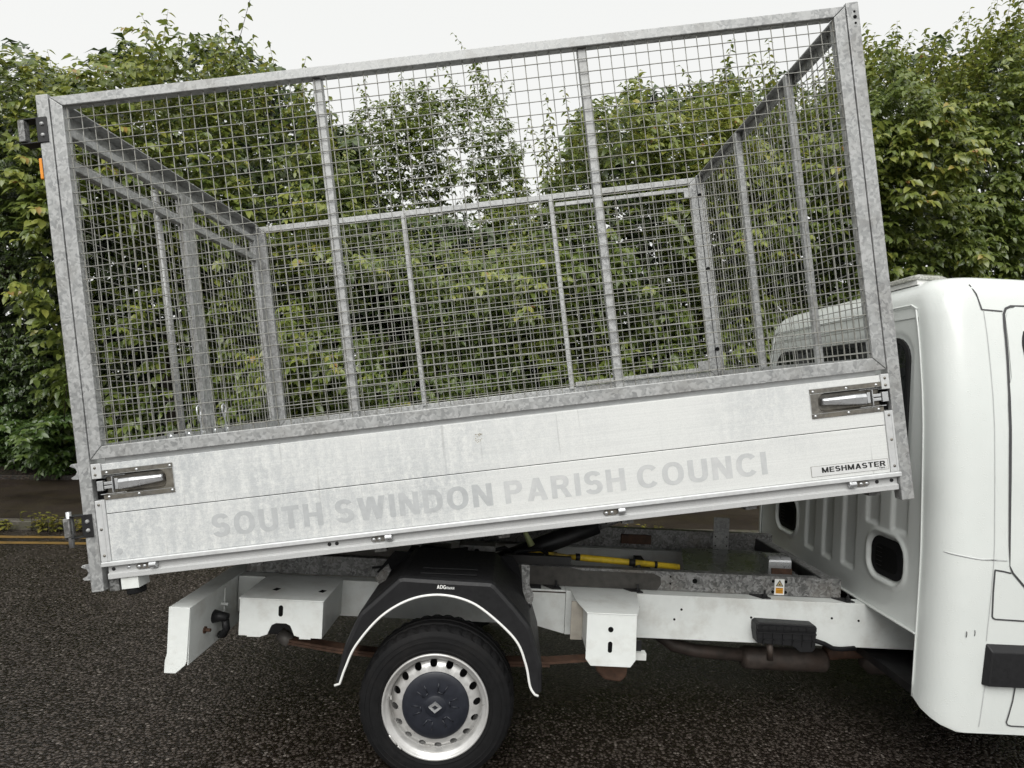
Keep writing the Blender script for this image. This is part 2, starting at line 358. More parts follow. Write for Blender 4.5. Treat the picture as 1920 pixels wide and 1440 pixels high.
# ------------------------------------------------------------------ ground, road, footway
def row_y(x): return 9.05 + 0.217 * (x + 7.54)       # foot of the planted bank
def kerb_y(x): return 6.63 + 0.13 * (x + 5.5)
ANG = math.atan(0.13); ANG2 = math.atan(0.217)
MB().add([(-400, -400, -0.012), (400, -400, -0.012), (400, 400, -0.012), (-400, 400, -0.012)], [(0, 1, 2, 3)]).build('ground', M['soil'], fix=False)
tag(bpy.data.objects['ground'], kind='structure')
L0, L1 = -60, 60
road = MB().add([(L0, -30, 0), (L1, -30, 0), (L1, kerb_y(L1) - 0.06, 0), (L0, kerb_y(L0) - 0.06, 0)], [(0, 1, 2, 3)]).build('road', M['road'], fix=False)
tag(road, kind='structure')
for d0, d1 in ((0.66, 0.57), (0.43, 0.34)):
    m = MB(); xs = np.linspace(-14, 14, 120)
    vs_ = []
    for x in xs:
        w = 0.006 * math.sin(x * 9.1) + 0.004 * math.sin(x * 23)
        vs_ += [(x, kerb_y(x) - d0 + w, 0.004), (x, kerb_y(x) - d1 + w * .5, 0.004)]
    m.add(vs_, [(2 * i, 2 * i + 2, 2 * i + 3, 2 * i + 1) for i in range(len(xs) - 1)])
    m.build('yellow_line', M['yellow_line'], road, fix=False)
PL = -28
pave = MB().add([(PL, kerb_y(PL) + 0.06, 0.085), (L1, kerb_y(L1) + 0.06, 0.085), (L1, row_y(L1) - 0.05, 0.085), (PL, row_y(PL) - 0.05, 0.085),
                 (PL, kerb_y(PL) + 0.06, -0.01), (L1, kerb_y(L1) + 0.06, -0.01)], [(0, 1, 2, 3), (4, 5, 1, 0)]).build('pavement', M['pave'], fix=False)
tag(pave, kind='structure')
ks = MB(); ks.box(-0.448, 0.448, -0.06, 0.06, -0.05, 0.095); ks_me = ks.mesh('kerb_stone', M['kerb'])
for k in range(-11, 13):
    x = k * 0.9 * math.cos(ANG)
    o = link('kerb_stone', ks_me, pave, 0.012); o.location = (x, kerb_y(x), random.uniform(-.004, .004)); o.rotation_euler = (0, random.uniform(-.006, .006), ANG)
es = MB(); es.box(-0.45, 0.45, -0.03, 0.03, -0.02, 0.15); es_me = es.mesh('edging_stone', M['soil'])
for k in range(-13, 16):
    x = k * 0.91 * math.cos(ANG)
    o = link('edging_stone', es_me, pave, 0.01); o.location = (x, row_y(x) - 0.02, random.uniform(-.01, .01)); o.rotation_euler = (random.uniform(-.05, .05), random.uniform(-.02, .02), ANG2)
# the planted bank rises gently behind the edging
bk = MB(); xs = np.linspace(-40, 40, 60); vs_ = []
for x in xs:
    for d, z in ((0.0, 0.10), (0.8, 0.22), (2.5, 0.45), (6, 0.6), (14, 0.6), (60, 0.5)):
        vs_.append((x, row_y(x) + d, z + 0.03 * math.sin(x * 1.7 + d * 2)))
fs_ = [(i * 6 + j, (i + 1) * 6 + j, (i + 1) * 6 + j + 1, i * 6 + j + 1) for i in range(len(xs) - 1) for j in range(5)]
bk.add(vs_, fs_); tag(bk.build('bank', M['soil'], smooth=True, fix=False), kind='structure')

# ------------------------------------------------------------------ the tipper truck
TX, TY = 1.2, 3.655
truck = bpy.data.objects.new('tipper_truck', None); col.objects.link(truck); truck.location = (TX, TY, 0)
truck.empty_display_size = 0.3
tag(truck, 'white tipper truck with galvanised mesh cage body raised at the front', 'truck')
INV = Matrix.Translation((-TX, -TY, 0))
TILT = INV @ Matrix.Translation((-1.743, 2.58, 0.829)) @ Matrix.Rotation(R(-9.11), 4, 'Y')
def W(mb, name, mat, parent=None, **k):      # part given in world coordinates
    if parent is None: return mb.build(name, mat, truck, mat_local=INV, **k)
    return mb.build(name, mat, parent, **k)
def T(mb, name, mat, parent=None, **k):      # part given in the tilted body's own coordinates (u, w, v)
    if parent is None: return mb.build(name, mat, truck, mat_local=TILT, **k)
    return mb.build(name, mat, parent, **k)

# --- tipping body -------------------------------------------------------
LB, WB = 3.517, 2.15
for u0, u1, y0, y1 in ((0, .053, 0, .053), (LB - .053, LB, 0, .053), (0, .053, WB - .053, WB), (LB - .053, LB, WB - .053, WB)):
    p = T(MB().box(u0, u1, y0, y1, 0, 2.127), 'corner_post', M['galv'], bevel=.004)
    if u0 > 1 and y0 == 0:
        b_ = MB()
        for dv, r in ((2.085, .005), (2.062, .008), (2.036, .005)): b_.cyl((u0 + .032, -.001, dv), (u0 + .032, .002, dv), r, 12)
        T(b_, 'bolt_hole', M['hole'], p)

def mitre(m, u0, u1, v0, v1, t_top, t_bot, t_side, y0, y1):
    """four mitred members, each its own solid"""
    a = [(u0, v0), (u1, v0), (u1, v1), (u0, v1)]; i = [(u0 + t_side, v0 + t_bot), (u1 - t_side, v0 + t_bot), (u1 - t_side, v1 - t_top), (u0 + t_side, v1 - t_top)]
    g = .0012
    m.prism_y([(a[0][0] + g, a[0][1]), (a[1][0] - g, a[1][1]), (i[1][0] - g, i[1][1]), (i[0][0] + g, i[0][1])], y0, y1)
    m.prism_y([(a[1][0], a[1][1] + g), (a[2][0], a[2][1] - g), (i[2][0], i[2][1] - g), (i[1][0], i[1][1] + g)], y0 + .001, y1 - .001)
    m.prism_y([(a[2][0] - g, a[2][1]), (a[3][0] + g, a[3][1]), (i[3][0] + g, i[3][1]), (i[2][0] - g, i[2][1])], y0, y1)
    m.prism_y([(a[3][0], a[3][1] - g), (a[0][0], a[0][1] + g), (i[0][0], i[0][1] + g), (i[3][0], i[3][1] - g)], y0 + .001, y1 - .001)
    return m

def wires_grid(axis, a0, a1, v0, v1, d, pitch=.053, r=.0021, shift=0.0):
    """welded wire mesh; axis 'u' lies in the side plane (w = d), 'w' in an end plane (u = d)"""
    m = MB()
    def P_(a, v, off): return (a, d + off, v) if axis == 'u' else (d + off, a, v)
    a = a0 + pitch * .4 + shift
    while a < a1:
        ph = random.uniform(0, 6); am = random.uniform(.0005, .0022)
        n = 8; pts = [P_(a + am * math.sin(ph + 5 * k / n) + 0.0, v0 - .01 + (v1 - v0 + .02) * k / n, .0024 + am * math.cos(ph + 4 * k / n)) for k in range(n + 1)]
        m.tube(pts, r, 5, False); a += pitch
    v = v0 + pitch * .55
    while v < v1:
        ph = random.uniform(0, 6); am = random.uniform(.0005, .003)
        n = 14; pts = [P_(a0 - .01 + (a1 - a0 + .02) * k / n, v + am * math.sin(ph + 7 * k / n), -.0024 + am * math.cos(ph + 6 * k / n)) for k in range(n + 1)]
        m.tube(pts, r, 5, False); v += pitch
    return m

# near and far mesh sides
for far in (0, 1):
    y0, y1 = (0.001, .045) if not far else (WB - .045, WB - .001)
    s = T(mitre(MB(), .0565, LB - .0565, .560, 2.113, .042, .054, .052, y0, y1), 'cage_side', M['galv'], bevel=.003)
    yw = .014 if not far else WB - .014
    tag(T(wires_grid('u', .10, LB - .10, .612, 2.073, yw), 'wire_mesh', M['wire'], s, smooth=True, fix=False), kind='stuff')
    for u0, u1 in ((1.172, 1.208), (2.313, 2.349)):
        q0, q1 = (.020, .062) if not far else (WB - .062, WB - .020)
        T(MB().box(u0, u1, q0, q1, .6, 2.08), 'upright', M['galv'], s, bevel=.003)
    if far:   # framed hatch at the front of the far side
        h = MB(); h.box(2.362, 3.412, WB - .062, WB - .046, 2.008, 2.036); h.box(2.362, 3.412, WB - .062, WB - .046, .617, .65)
        h.box(3.35, 3.412, WB - .068, WB - .0625, 1.96, 2.034); h.box(3.31, 3.412, WB - .07, WB - .0625, .63, .70)
        T(h, 'hatch_frame', M['galv'], s, bevel=.002)
        hh = MB()
        for v in (1.97, 1.40, .78): hh.cyl((3.475, WB - .055, v), (3.475, WB - .045, v), .016, 14)
        T(hh, 'bolt_hole', M['hole'], s)

# front end: angle-iron top rail, two box uprights, mesh
def angle_iron(u_out, u_in, v_top, leg, y0, y1, t=.006):
    d = t if u_in > u_out else -t
    return MB().prism_y([(u_out, v_top), (u_in, v_top), (u_in, v_top - t), (u_out + d, v_top - t), (u_out + d, v_top - leg), (u_out, v_top - leg)], y0, y1)
fe = T(angle_iron(LB - .002, LB - .050, 2.122, .062, .054, WB - .054), 'cage_front', M['galv'])
T(MB().box(LB - .045, LB - .002, .054, WB - .054, .565, .612), 'bottom_rail', M['galv'], fe)
tag(T(wires_grid('w', .054, WB - .054, .61, 2.115, LB - .016), 'wire_mesh', M['wire'], fe, smooth=True, fix=False), kind='stuff')
for w0 in (.565, 1.275): T(MB().box(LB - .056, LB - .022, w0 + .005, w0 + .039, .60, 2.112), 'upright', M['galv'], fe, bevel=.003)
T(MB().box(LB - .04, LB - .012, .055, WB - .055, .06, .560), 'headboard', M['alu'], fe)

# rear end: angle-iron top rail and two mesh doors
re = T(angle_iron(.002, .075, 2.120, .080, .054, WB - .054), 'rear_rail', M['galv'])
T(MB().box(.010, .040, .055, WB - .055, .02, .10), 'rear_sill', M['galv_old'], re)
tg = MB(); tg.box(.008, .036, .056, WB - .056, .104, .565)
tb = T(tg, 'tailboard', M['alu'], re, bevel=.003)
for w0, w1 in ((.056, 1.072), (1.079, WB - .056)):
    d = MB()
    for a, b_ in ((w0, w0 + .05), (w1 - .05, w1)): d.box(.012, .052, a, b_, .575, 2.036)
    d.box(.013, .051, w0 + .05, w1 - .05, .575, .62); d.box(.013, .051, w0 + .05, w1 - .05, 1.842, 1.888); d.box(.013, .051, w0 + .05, w1 - .05, 1.995, 2.035)
    dr = T(d, 'mesh_door', M['galv'], bevel=.003)
    tag(T(wires_grid('w', w0 + .04, w1 - .04, .61, 2.03, .026), 'wire_mesh', M['wire'], dr, smooth=True, fix=False), kind='stuff')
    if w0 < 1:
        T(MB().cyl((-.012, .862, .35), (-.012, .862, 2.0), .020, 14), 'lock_bar', M['galv'], dr, smooth=True)
        for w_ in (.90, 1.20):
            hk = MB()
            pts = [(.075, w_, .60), (.075, w_ + .008, .66), (.075, w_ - .022, .72), (.075, w_ - .018, .755), (.075, w_ + .004, .768), (.075, w_ + .024, .752), (.075, w_ + .020, .72), (.075, w_ - .004, .675)]
            hk.tube(pts, .0052, 8)
            T(hk, 'safety_hook', M['chrome'], dr, smooth=True)
        bt = MB()
        for w_ in (.62, .80, .96, 1.10, 1.26): bt.box(.052, .06, w_ - .025, w_ + .025, .578, .64); bt.dome((.060, w_, .612), (1, 0, 0), .011, .010, 6)
        T(bt, 'bolt', M['chrome'], dr)

# hinges and claws on the rear near post
def hinge(v0, v1, name):
    hb = MB(); hb.box(-.004, .040, -.005, -.001, v0, v1); hb.box(-.078, -.002, -.005, .045, v1 - .006, v1); hb.box(-.078, -.002, -.005, .045, v0, v0 + .006); hb.box(-.006, -.001, -.004, .05, v0 + .007, v1 - .007)
    h = T(hb, name, M['black_metal'], bevel=.0015)
    T(MB().box(-.079, -.052, -.012, .02, v0 + .008, v1 - .008), 'hinge_plate', M['galv_old'], h, bevel=.003)
    q = MB()
    for a in (v0 + .03, v1 - .03): q.dome((.020, -.005, a), (0, -1, 0), .009, .007)
    T(q, 'bolt', M['galv'], h)
    return h
hinge(1.922, 2.03, 'door_hinge')
h2 = hinge(.236, .334, 'door_hinge')
T(MB().cyl((-.062, .004, .20), (-.062, .004, .352), .011, 10), 'hinge_pin', M['chrome'], h2, smooth=True)
for v in (.483, .050):
    c = MB().prism_y([(0, v), (0, v + .07), (-.034, v + .068), (-.042, v + .060), (-.018, v + .048), (-.012, v + .034), (-.020, v + .020), (-.040, v + .010), (-.034, v + .002)], .012, .022)
    T(c, 'claw_bracket', M['galv'], bevel=.001)
ml = T(MB().box(-.007, -.001, .01, .04, 1.775, 1.86), 'marker_light', M['plastic'])
T(MB().box(-.022, -.0075, .008, .042, 1.772, 1.863), 'amber_lens', M['amber'], ml, bevel=.005)

# --- near drop side -----------------------------------------------------
YF, YB = .007, .034
ds = MB(); ds.box(.097, 3.431, YF, YB, .124, .3235)
dside = T(ds, 'drop_side', M['board'], bevel=.002)
T(MB().prism_x([(YF - .010, .1035), (YB, .1035), (YB, .1235), (YF - .006, .1235), (YF - .010, .120)], .055, 3.473), 'bottom_flange', M['alu'], dside, bevel=.002)
T(MB().prism_y([(.0975, .3265), (3.431, .3265), (3.431, .3855), (3.1255, .3855), (3.1255, .5105), (3.431, .5105), (3.431, .5385), (.0975, .5385), (.0975, .5105), (.3990, .5105), (.3990, .3855), (.0975, .3855)], YF, YB), 'upper_board', M['board'], dside, bevel=.0015)
T(MB().box(.097, 3.431, YF + .012, YB, .3237, .3263), 'board_seam', M['hole'], dside)
T(MB().box(.0975, 3.431, YB + .001, YB + .004, .54, .562), 'top_seal', M['alu'], dside)
for u0, u1, vs2 in ((.055, .0965, None), (3.4315, 3.473, None)):
    e = T(MB().box(u0, u1, YF - .006, YB, .124, .385), 'end_cap', M['alu'], dside, bevel=.002)
    e2 = T(MB().box(u0, u1, YF - .006, YB, .478, .542), 'end_cap', M['alu'], dside, bevel=.002)
    T(MB().box(u0 + .026, u0 + .029, YF - .0075, YF - .0062, .128, .37), 'end_cap_rib', M['alu'], dside)
    q = MB(); uc = (u0 + u1) / 2 - .004
    for v in (.367, .262, .150, .525, .495): q.dome((uc, YF - .006, v), (0, -1, 0), .0062, .004)
    T(q, 'rivet', M['steel_dark'], dside, smooth=True)
T(MB().cyl((.134, YF - .0012, .162), (.134, YF + .001, .162), .013, 20), 'plug', M['ghost'], dside)
bd = MB()
for k in range(34):
    a, b_ = random.uniform(1.690, 1.722), random.uniform(.447, .488); s_ = random.uniform(.0012, .0032); bd.box(a, a + s_ * 1.6, YF - .0007, YF, b_, b_ + s_)
T(bd, 'sticker_residue', simple('sticker_residue', (0.36, 0.32, 0.24), .7), dside)

def pill(cu, r_in, u0, u1, v0, v1, flip):
    """open-ended dish outline: straight at the outer end, rounded at the inner end"""
    pts = []; n = 7
    if not flip: pts.append((u0, v0)); corners = [((u1 - r_in, v0 + r_in), -90), ((u1 - r_in, v1 - r_in), 0)]
    else: pts.append((u1, v1)); corners = [((u0 + r_in, v1 - r_in), 90), ((u0 + r_in, v0 + r_in), 180)]
    for (cx, cz), a0 in corners:
        for k in range(n): a = R(a0 + 90 * k / (n - 1)); pts.append((cx + r_in * math.cos(a), cz + r_in * math.sin(a)))
    pts.append((u0, v1) if not flip else (u1, v0))
    return pts

def latch(u0, u1, v0, v1, flip):
    """recessed toggle latch; u0..u1 its plate, the open end towards the post"""
    out = [(u0, v0), (u1, v0), (u1, v1), (u0, v1)]
    i0, i1 = (u0 - .002, u1 - .030) if not flip else (u0 + .030, u1 + .002)
    inner = pill(0, .034, i0, i1, v0 + .020, v1 - .020, flip); deep = pill(0, .028, i0 if not flip else i0 + .012, i1 - .012 if not flip else i1, v0 + .028, v1 - .028, flip)
    n = len(inner); m = MB()
    yf = YF - .004
    # plate ring as strips above, below and at the inner end, then dish wall and floor
    m.box(u0, u1, yf, YF - .0005, v1 - .018, v1); m.box(u0, u1, yf, YF - .0005, v0, v0 + .018)
    e0, e1 = (i1 - .012, u1) if not flip else (u0, i0 + .012)
    vs_ = []
    ring_o = []
    for (a, b_) in inner: vs_.append((a, yf - .0006, b_))
    for (a, b_) in inner: vs_.append((a, yf + .004, b_))
    for (a, b_) in deep: vs_.append((a, YF + .024, b_))
    fs_ = [(k, k + 1, n + k + 1, n + k) for k in range(n - 1)] + [(n + k, n + k + 1, 2 * n + k + 1, 2 * n + k) for k in range(n - 1)]
    fs_.append(tuple(2 * n + k for k in range(n)))
    m.add(vs_, fs_)
    # end plate with the rounded cut
    if not flip: ends = [(u1, v0 + .0182), (u1, v1 - .0182)]
    else: ends = [(u0, v1 - .0182), (u0, v0 + .0182)]
    arc = inner[1:-1]; vs_ = [(a, yf, b_) for a, b_ in arc]; na = len(arc)
    mid = []
    for (a, b_) in arc: mid.append((ends[0][0], yf, min(max(b_, v0 + .0182), v1 - .0182)))
    m.add(vs_ + mid, [(k, k + 1, na + k + 1, na + k) for k in range(na - 1)])
    pl = T(m, 'latch_plate', M['steel_dark'], dside)
    sgn = 1 if not flip else -1; ue = u0 if not flip else u1      # ue = outer end
    lv = MB(); a0 = ue + sgn * .068; a1 = ue + sgn * .255
    def sec(u, hv, cv, yo): return [(u, yo + .016, cv - hv), (u, yo, cv - hv * .78), (u, yo - .004, cv + hv * .35), (u, yo, cv + hv * .85), (u, yo + .014, cv + hv)]
    cv = (v0 + v1) / 2 - .001
    secs = [sec(a0, .026, cv - .002, YF - .008), sec(a0 + sgn * .05, .025, cv, YF - .010), sec(a1 - sgn * .006, .0165, cv + .005, YF - .004), sec(a1, .0150, cv + .005, YF + .002)]
    fl = [p for s2 in secs for p in s2]; fs_ = []
    for k in range(3):
        for j in range(5): fs_.append((k * 5 + j, k * 5 + (j + 1) % 5, (k + 1) * 5 + (j + 1) % 5, (k + 1) * 5 + j))
    fs_ += [(0, 1, 2, 3, 4), (15, 16, 17, 18, 19)]
    T(lv.add(fl, fs_), 'latch_lever', M['chrome'], dside, bevel=.002)
    hk = MB()
    def bx(a, b_, y0, y1, c, d): hk.box(min(ue + sgn * a, ue + sgn * b_), max(ue + sgn * a, ue + sgn * b_), y0, y1, c, d)
    bx(-.026, .0, YF - .004, YF + .014, cv - .022, cv + .020); bx(.002, .036, YF, YF + .012, cv - .016, cv - .003); bx(.002, .036, YF, YF + .012, cv + .001, cv + .014)
    bx(.038, .042, YF - .004, YF + .012, cv - .034, cv + .034); bx(.046, .060, YF + .003, YF + .014, cv - .022, cv + .024)
    bx(-.022, .09, YF + .008, YF + .012, cv + .035, cv + .039); bx(-.022, .09, YF + .008, YF + .012, cv - .041, cv - .037)
    T(hk, 'latch_hook', M['chrome'], dside, bevel=.0015)
    q = MB()
    for fu in (.022, .15, .292):
        for v in (v0 + .010, v1 - .010): q.dome((ue + sgn * fu, YF - .004, v), (0, -1, 0), .0062, .0045)
    T(q, 'rivet', M['chrome'], dside, smooth=True)
latch(.097, .3985, .386, .510, False)
latch(3.126, 3.431, .386, .510, True)
T(MB().box(.0545, .097, YF + .02, YB, .387, .476), 'latch_recess', M['hole'], dside)
T(MB().box(3.4315, 3.472, YF + .02, YB, .387, .476), 'latch_recess', M['hole'], dside)

for s_, u0, u1, mt in (('SOUTH', .536, 1.010, 'ghost'), ('SWINDON', 1.064, 1.737, 'ghost'), ('PARISH', 1.790, 2.306, 'ghost_faint'), ('COUNCI', 2.357, 2.912, 'ghost_faint')):
    ws = [glyphs(c, .21)[1] for c in s_]; k = (u1 - u0) / (sum(ws) + .155 * (len(s_) - 1)); x = u0
    for c, w in zip(s_, ws):
        link('letter', text_mesh(c, 'letter', M[mt], x, x + w * k, .175, .096, YF - .0006, .21), dside); x += (w + .155) * k
T(MB().box(3.0955, 3.4245, YF - .0011, YF - .0002, .1388, .1842), 'plate_border', M['steel_dark'], dside)
stk = T(MB().box(3.097, 3.423, YF - .0016, YF - .0012, .140, .183), 'maker_plate', M['sticker'], dside)
link('lettering', text_mesh('MESHMASTER', 'lettering', M['black_print'], 3.141, 3.413, .1535, .0225, YF - .0022, .21, .12), dside)
link('lettering', text_mesh('- TMS -', 'lettering', M['black_print'], 3.375, 3.418, .1445, .0055, YF - .0022), dside)

# floor edge profile with hinges
sr = MB().prism_x([(.010, .046), (.052, .046), (.052, .102), (.018, .102), (.018, .072), (.010, .068)], .070, 3.462)
rv = T(sr, 'floor_edge', M['rave'], bevel=.0015)
for u0, fl in ((.194, 1), (1.201, 1), (2.199, 1), (3.240, -1)):
    hm = MB(); pts = []
    a0, a1 = (u0, u0 + .062) if fl > 0 else (u0 + .038, u0 + .10)
    for k in range(9): a = R(90 + 180 * k / 8); pts.append((a0 + .011 + .011 * math.cos(a), .087 + .011 * math.sin(a)))
    for k in range(9): a = R(-90 + 180 * k / 8); pts.append((a1 - .011 + .011 * math.cos(a), .087 + .011 * math.sin(a)))
    hg = T(hm.prism_y(pts, .011, .0175), 'side_hinge', M['steel_dark'], bevel=.001)
    c0, c1 = (u0 + .062, u0 + .092) if fl > 0 else (u0 + .008, u0 + .038)
    T(MB().cyl((c0, .006, .091), (c1, .006, .091), .0135, 14), 'hinge_barrel', M['chrome'], hg, smooth=False, bevel=.002)
    q = MB()
    for k in (.012, .036): q.dome((u0 + (k if fl > 0 else .10 - k), .011, .087), (0, -1, 0), .008, .004)
    T(q, 'rivet', M['chrome'], hg, smooth=True)
q = MB()
for u in (.093, 1.021, 1.053, 3.375, 3.438): q.dome((u, .0175, .087), (0, -1, 0), .0085, .003)
T(q, 'bolt', M['plastic'], rv, smooth=True)
T(MB().dome((.158, .0175, .087), (0, -1, 0), .0085, .004), 'bolt', M['chrome'], rv, smooth=True)
# far drop side, plain from inside
fd = T(MB().box(.055, 3.473, WB - .034, WB - .007, .104, .54), 'far_drop_side', M['board'], bevel=.002)
T(MB().prism_x([(WB - .010, .046), (WB - .052, .046), (WB - .052, .102), (WB - .010, .102)], .070, 3.462), 'floor_edge', M['rave'])
# deck and its underframe
dk = T(MB().box(.060, 3.462, .0525, WB - .0525, .070, .100), 'deck', M['alu'])
for k in range(7):
    u = .12 + k * .54; T(MB().box(u, u + .05, .06, WB - .06, .020, .069), 'cross_bearer', M['galv_old'], dk)
for w0 in (.70, 1.40): T(MB().box(.08, 3.40, w0, w0 + .06, -.080, .019), 'runner', M['galv_old'], dk, bevel=.003)
T(MB().box(.118, .192, .018, .095, -.004, .0455), 'buffer_mount', M['chassis_white'], dk)
T(MB().cyl((.155, .058, -.032), (.155, .058, -.0045), .038, 22), 'rubber_buffer', M['rubber'], dk, smooth=False, bevel=.004)
T(MB().box(.058, .10, .03, .10, -.01, .069), 'sill_bracket', M['galv_old'], dk)

# --- chassis -------------------------------------------------------------
def holes(pts, y, r, parent, name='bolt_hole', mat='hole'):
    q = MB()
    for x, z in pts: q.cyl((x, y - .0012, z), (x, y + .002, z), r, 12)
    return W(q, name, M[mat], parent)
for near in (1, 0):
    yf, yb = (3.17, 3.25) if near else (4.06, 4.14)
    b_ = MB()
    b_.prism_y([(.33, .735), (.33, .508), (2.9, .508), (2.9, .735)], yf if near else yb - .004, yf + .004 if near else yb)
    b_.box(.33, 2.9, min(yf, yb) + .001, max(yf, yb) - .001, .729, .735); b_.box(.33, 2.9, min(yf, yb) + .001, max(yf, yb) - .001, .508, .513)
    cr = W(b_, 'chassis_beam', M['chassis_white'], bevel=.002)
    c2 = MB(); c2.prism_y([(-1.38, .735), (-1.38, .55), (.05, .55), (.10, .565), (.329, .508), (.329, .735)], yf + .005 if near else yb - .009, yf + .009 if near else yb - .005)
    c2.box(-1.38, .329, yf + .0095, yb - .001, .728, .734)
    W(c2, 'chassis_beam_rear', M['chassis_white'], cr, bevel=.002)
    if near:
        holes([(.71, .667), (.935, .665), (.90, .612), (1.30, .640), (1.72, .655), (1.86, .648)], yf, .006, cr)
        holes([(.685, .632)], yf, .004, cr)
        holes([(-.90, .60)], yf + .005, .006, cr)
        W(MB().box(.05, .33, yf + .0046, yf + .0049, .72, .7275), 'dirt_edge', M['exhaust'], cr)
for yc in (3.24, 4.10):
    s_ = MB(); zt_ = .838 if yc < 3.5 else .868
    s_.box(-1.37, 1.80, yc, yc + .006, .738, zt_); s_.box(-1.37, 1.80, yc + .0065, yc + .05, zt_ - .006, zt_); s_.box(-1.37, 1.80, yc + .0065, yc + .05, .738, .744)
    sr_ = W(s_, 'subframe_rail', M['galv_old'], bevel=.0015)
    if yc < 3.5:
        holes([(.48, .818), (.52, .818), (.48, .790), (.52, .790), (.36, .808)], yc, .0075, sr_)
        holes([(.79, .812), (.79, .775), (.89, .812), (.89, .775)], yc, .005, sr_)
        holes([(1.02, .795)], yc, .0135, sr_)
        holes([(1.437, .813), (1.505, .813), (1.437, .757), (1.505, .757)], yc, .0085, sr_)
        W(MB().prism_y([(-.10, .7385), (-.10, .8375), (.36, .8375), (.42, .825), (.80, .825), (.835, .81), (.84, .77), (.82, .7385)], yc - .004, yc - .0005), 'greasy_plate', simple('greasy_steel', (0.06, 0.056, 0.05), .45, .2, .3, 25), sr_)
        st = W(MB().box(1.445, 1.497, yc - .0022, yc - .0008, .742, .826), 'warning_label', M['white_plain'], sr_)
        W(MB().prism_y([(1.4505, .788), (1.4915, .788), (1.471, .822)], yc - .0030, yc - .0024), 'label_triangle', M['black_print'], sr_)
        W(MB().prism_y([(1.4565, .7915), (1.4855, .7915), (1.471, .815)], yc - .0038, yc - .0032), 'label_triangle', simple('buff_print', (0.50, 0.40, 0.22), .5), sr_)
        W(MB().cyl((1.471, yc - .0046, .798), (1.471, yc - .0039, .798), .004, 10), 'label_symbol', M['black_print'], sr_)
        W(MB().box(1.4515, 1.4905, yc - .0030, yc - .0024, .750, .780), 'label_panel', M['orange_print'], sr_)
        tl = MB(); 
        for z in (.7745, .7655, .759, .7525): tl.box(1.4545, 1.4875, yc - .0037, yc - .0031, z, z + .0028)
        W(tl, 'label_text', simple('brown_print', (0.28, 0.12, 0.01), .5), sr_)
        for x in (.26, .69, 1.36, 1.80):
            c = MB(); c.prism_z([(x - .05, 3.238), (x + .03, 3.238), (x + .045, 3.185), (x, 3.180)], .7365, .742); c.cyl((x + .02, 3.205, .70), (x + .02, 3.205, .775), .006, 8); c.cyl((x + .02, 3.205, .7425), (x + .02, 3.205, .752), .013, 6)
            W(c, 'clamp', M['black_metal'], sr_)
        W(MB().box(.135, .20, 3.19, 3.236, .70, .742), 'clamp_block', M['plastic'], sr_)
    else:
        W(MB().box(1.40, 1.505, yc - .006, yc - .0005, .742, .97), 'upright_plate', M['galv'], sr_, bevel=.002)
        holes([(1.415, .84), (1.49, .84), (1.415, .78), (1.49, .78)], yc - .006, .005, sr_)
        W(MB().box(.78, .98, yc - .02, yc - .0005, .77, .83), 'rusty_pad', M['rust'], sr_)
W(MB().box(1.685, 1.70, 3.247, 4.099, .738, .84), 'front_crossmember', M['black_metal'], bevel=.002)
W(MB().box(1.7005, 1.76, 3.29, 4.099, .834, .840), 'crossmember_flange', M['galv_old'])
W(MB().box(-1.35, -1.29, 3.247, 4.099, .64, .838), 'rear_crossmember', M['galv_old'])
for x in (-.62, .30, .86): W(MB().box(x, x + .05, 3.2505, 4.0595, .56, .70), 'crossmember', M['black_metal'])
# pump tray, power pack, prop
tr_ = W(MB().prism_z([(1.00, 3.30), (1.66, 3.30), (1.66, 3.92), (1.15, 3.92), (1.13, 3.90), (1.00, 3.36)], .795, .801), 'pump_tray', simple('wet_grey_steel', (0.22, 0.225, 0.225), .28, .5, .25, 12, dirt=(0.25, 0.26, 0.26), dirt_amt=.5))
bxm = MB().prism_x([(3.38, .795), (3.50, .795), (3.50, .88), (3.48, .905), (3.40, .905), (3.38, .885)], 1.47, 1.60)
pu = W(bxm, 'control_box', M['chrome'], bevel=.006)
W(MB().box(1.485, 1.598, 3.372, 3.379, .80, .845), 'box_base', M['rust'], pu)
pr_ = W(MB().tube([(.36, 3.42, .845), (.44, 3.42, .843), (.985, 3.42, .815)], [.013, .019, .017], 14), 'body_prop', M['yellow'], smooth=True)
W(MB().tube([(.10, 3.42, .862), (.20, 3.42, .866), (.36, 3.42, .845)], [.004, .006, .012], 8), 'prop_lug', M['yellow'], pr_)
W(MB().cyl((.75, 3.40, .82), (.755, 3.385, .79), .014, 10), 'prop_pin', M['black_metal'], pr_)
W(MB().tube([(.105, 3.55, .96), (.155, 3.55, .865)], [.010, .022], 10), 'ram_lever', M['pale_green'], smooth=True)
# lift ram and hydraulics
ram = W(MB().tube([(-.10, 3.66, .70), (.55, 3.66, .98)], .055, 18), 'lift_ram', M['black_metal'], smooth=True)
W(MB().tube([(.55, 3.66, .98), (.78, 3.66, 1.08)], .035, 16), 'ram_rod', M['chrome'], ram, smooth=True)
hy = MB(); hy.box(-.25, -.05, 3.30, 3.40, .842, .915); hy.box(-.46, -.30, 3.30, 3.42, .842, .89); hy.box(.02, .30, 3.29, 3.33, .842, .862)
hyd = W(hy, 'hydraulic_block', M['galv_old'], bevel=.004)
W(MB().tube([(-.55, 3.29, .85), (-.42, 3.285, .90), (-.30, 3.29, .885), (-.2, 3.285, .90)], .010, 8), 'hose', M['rubber'], hyd, smooth=True)
W(MB().cyl((-.15, 3.288, .885), (-.15, 3.30, .885), .014, 12), 'hydraulic_port', M['hole'], hyd)
W(MB().box(.0, .36, 3.262, 3.285, .839, .885), 'hose_guard', M['black_metal'], hyd)
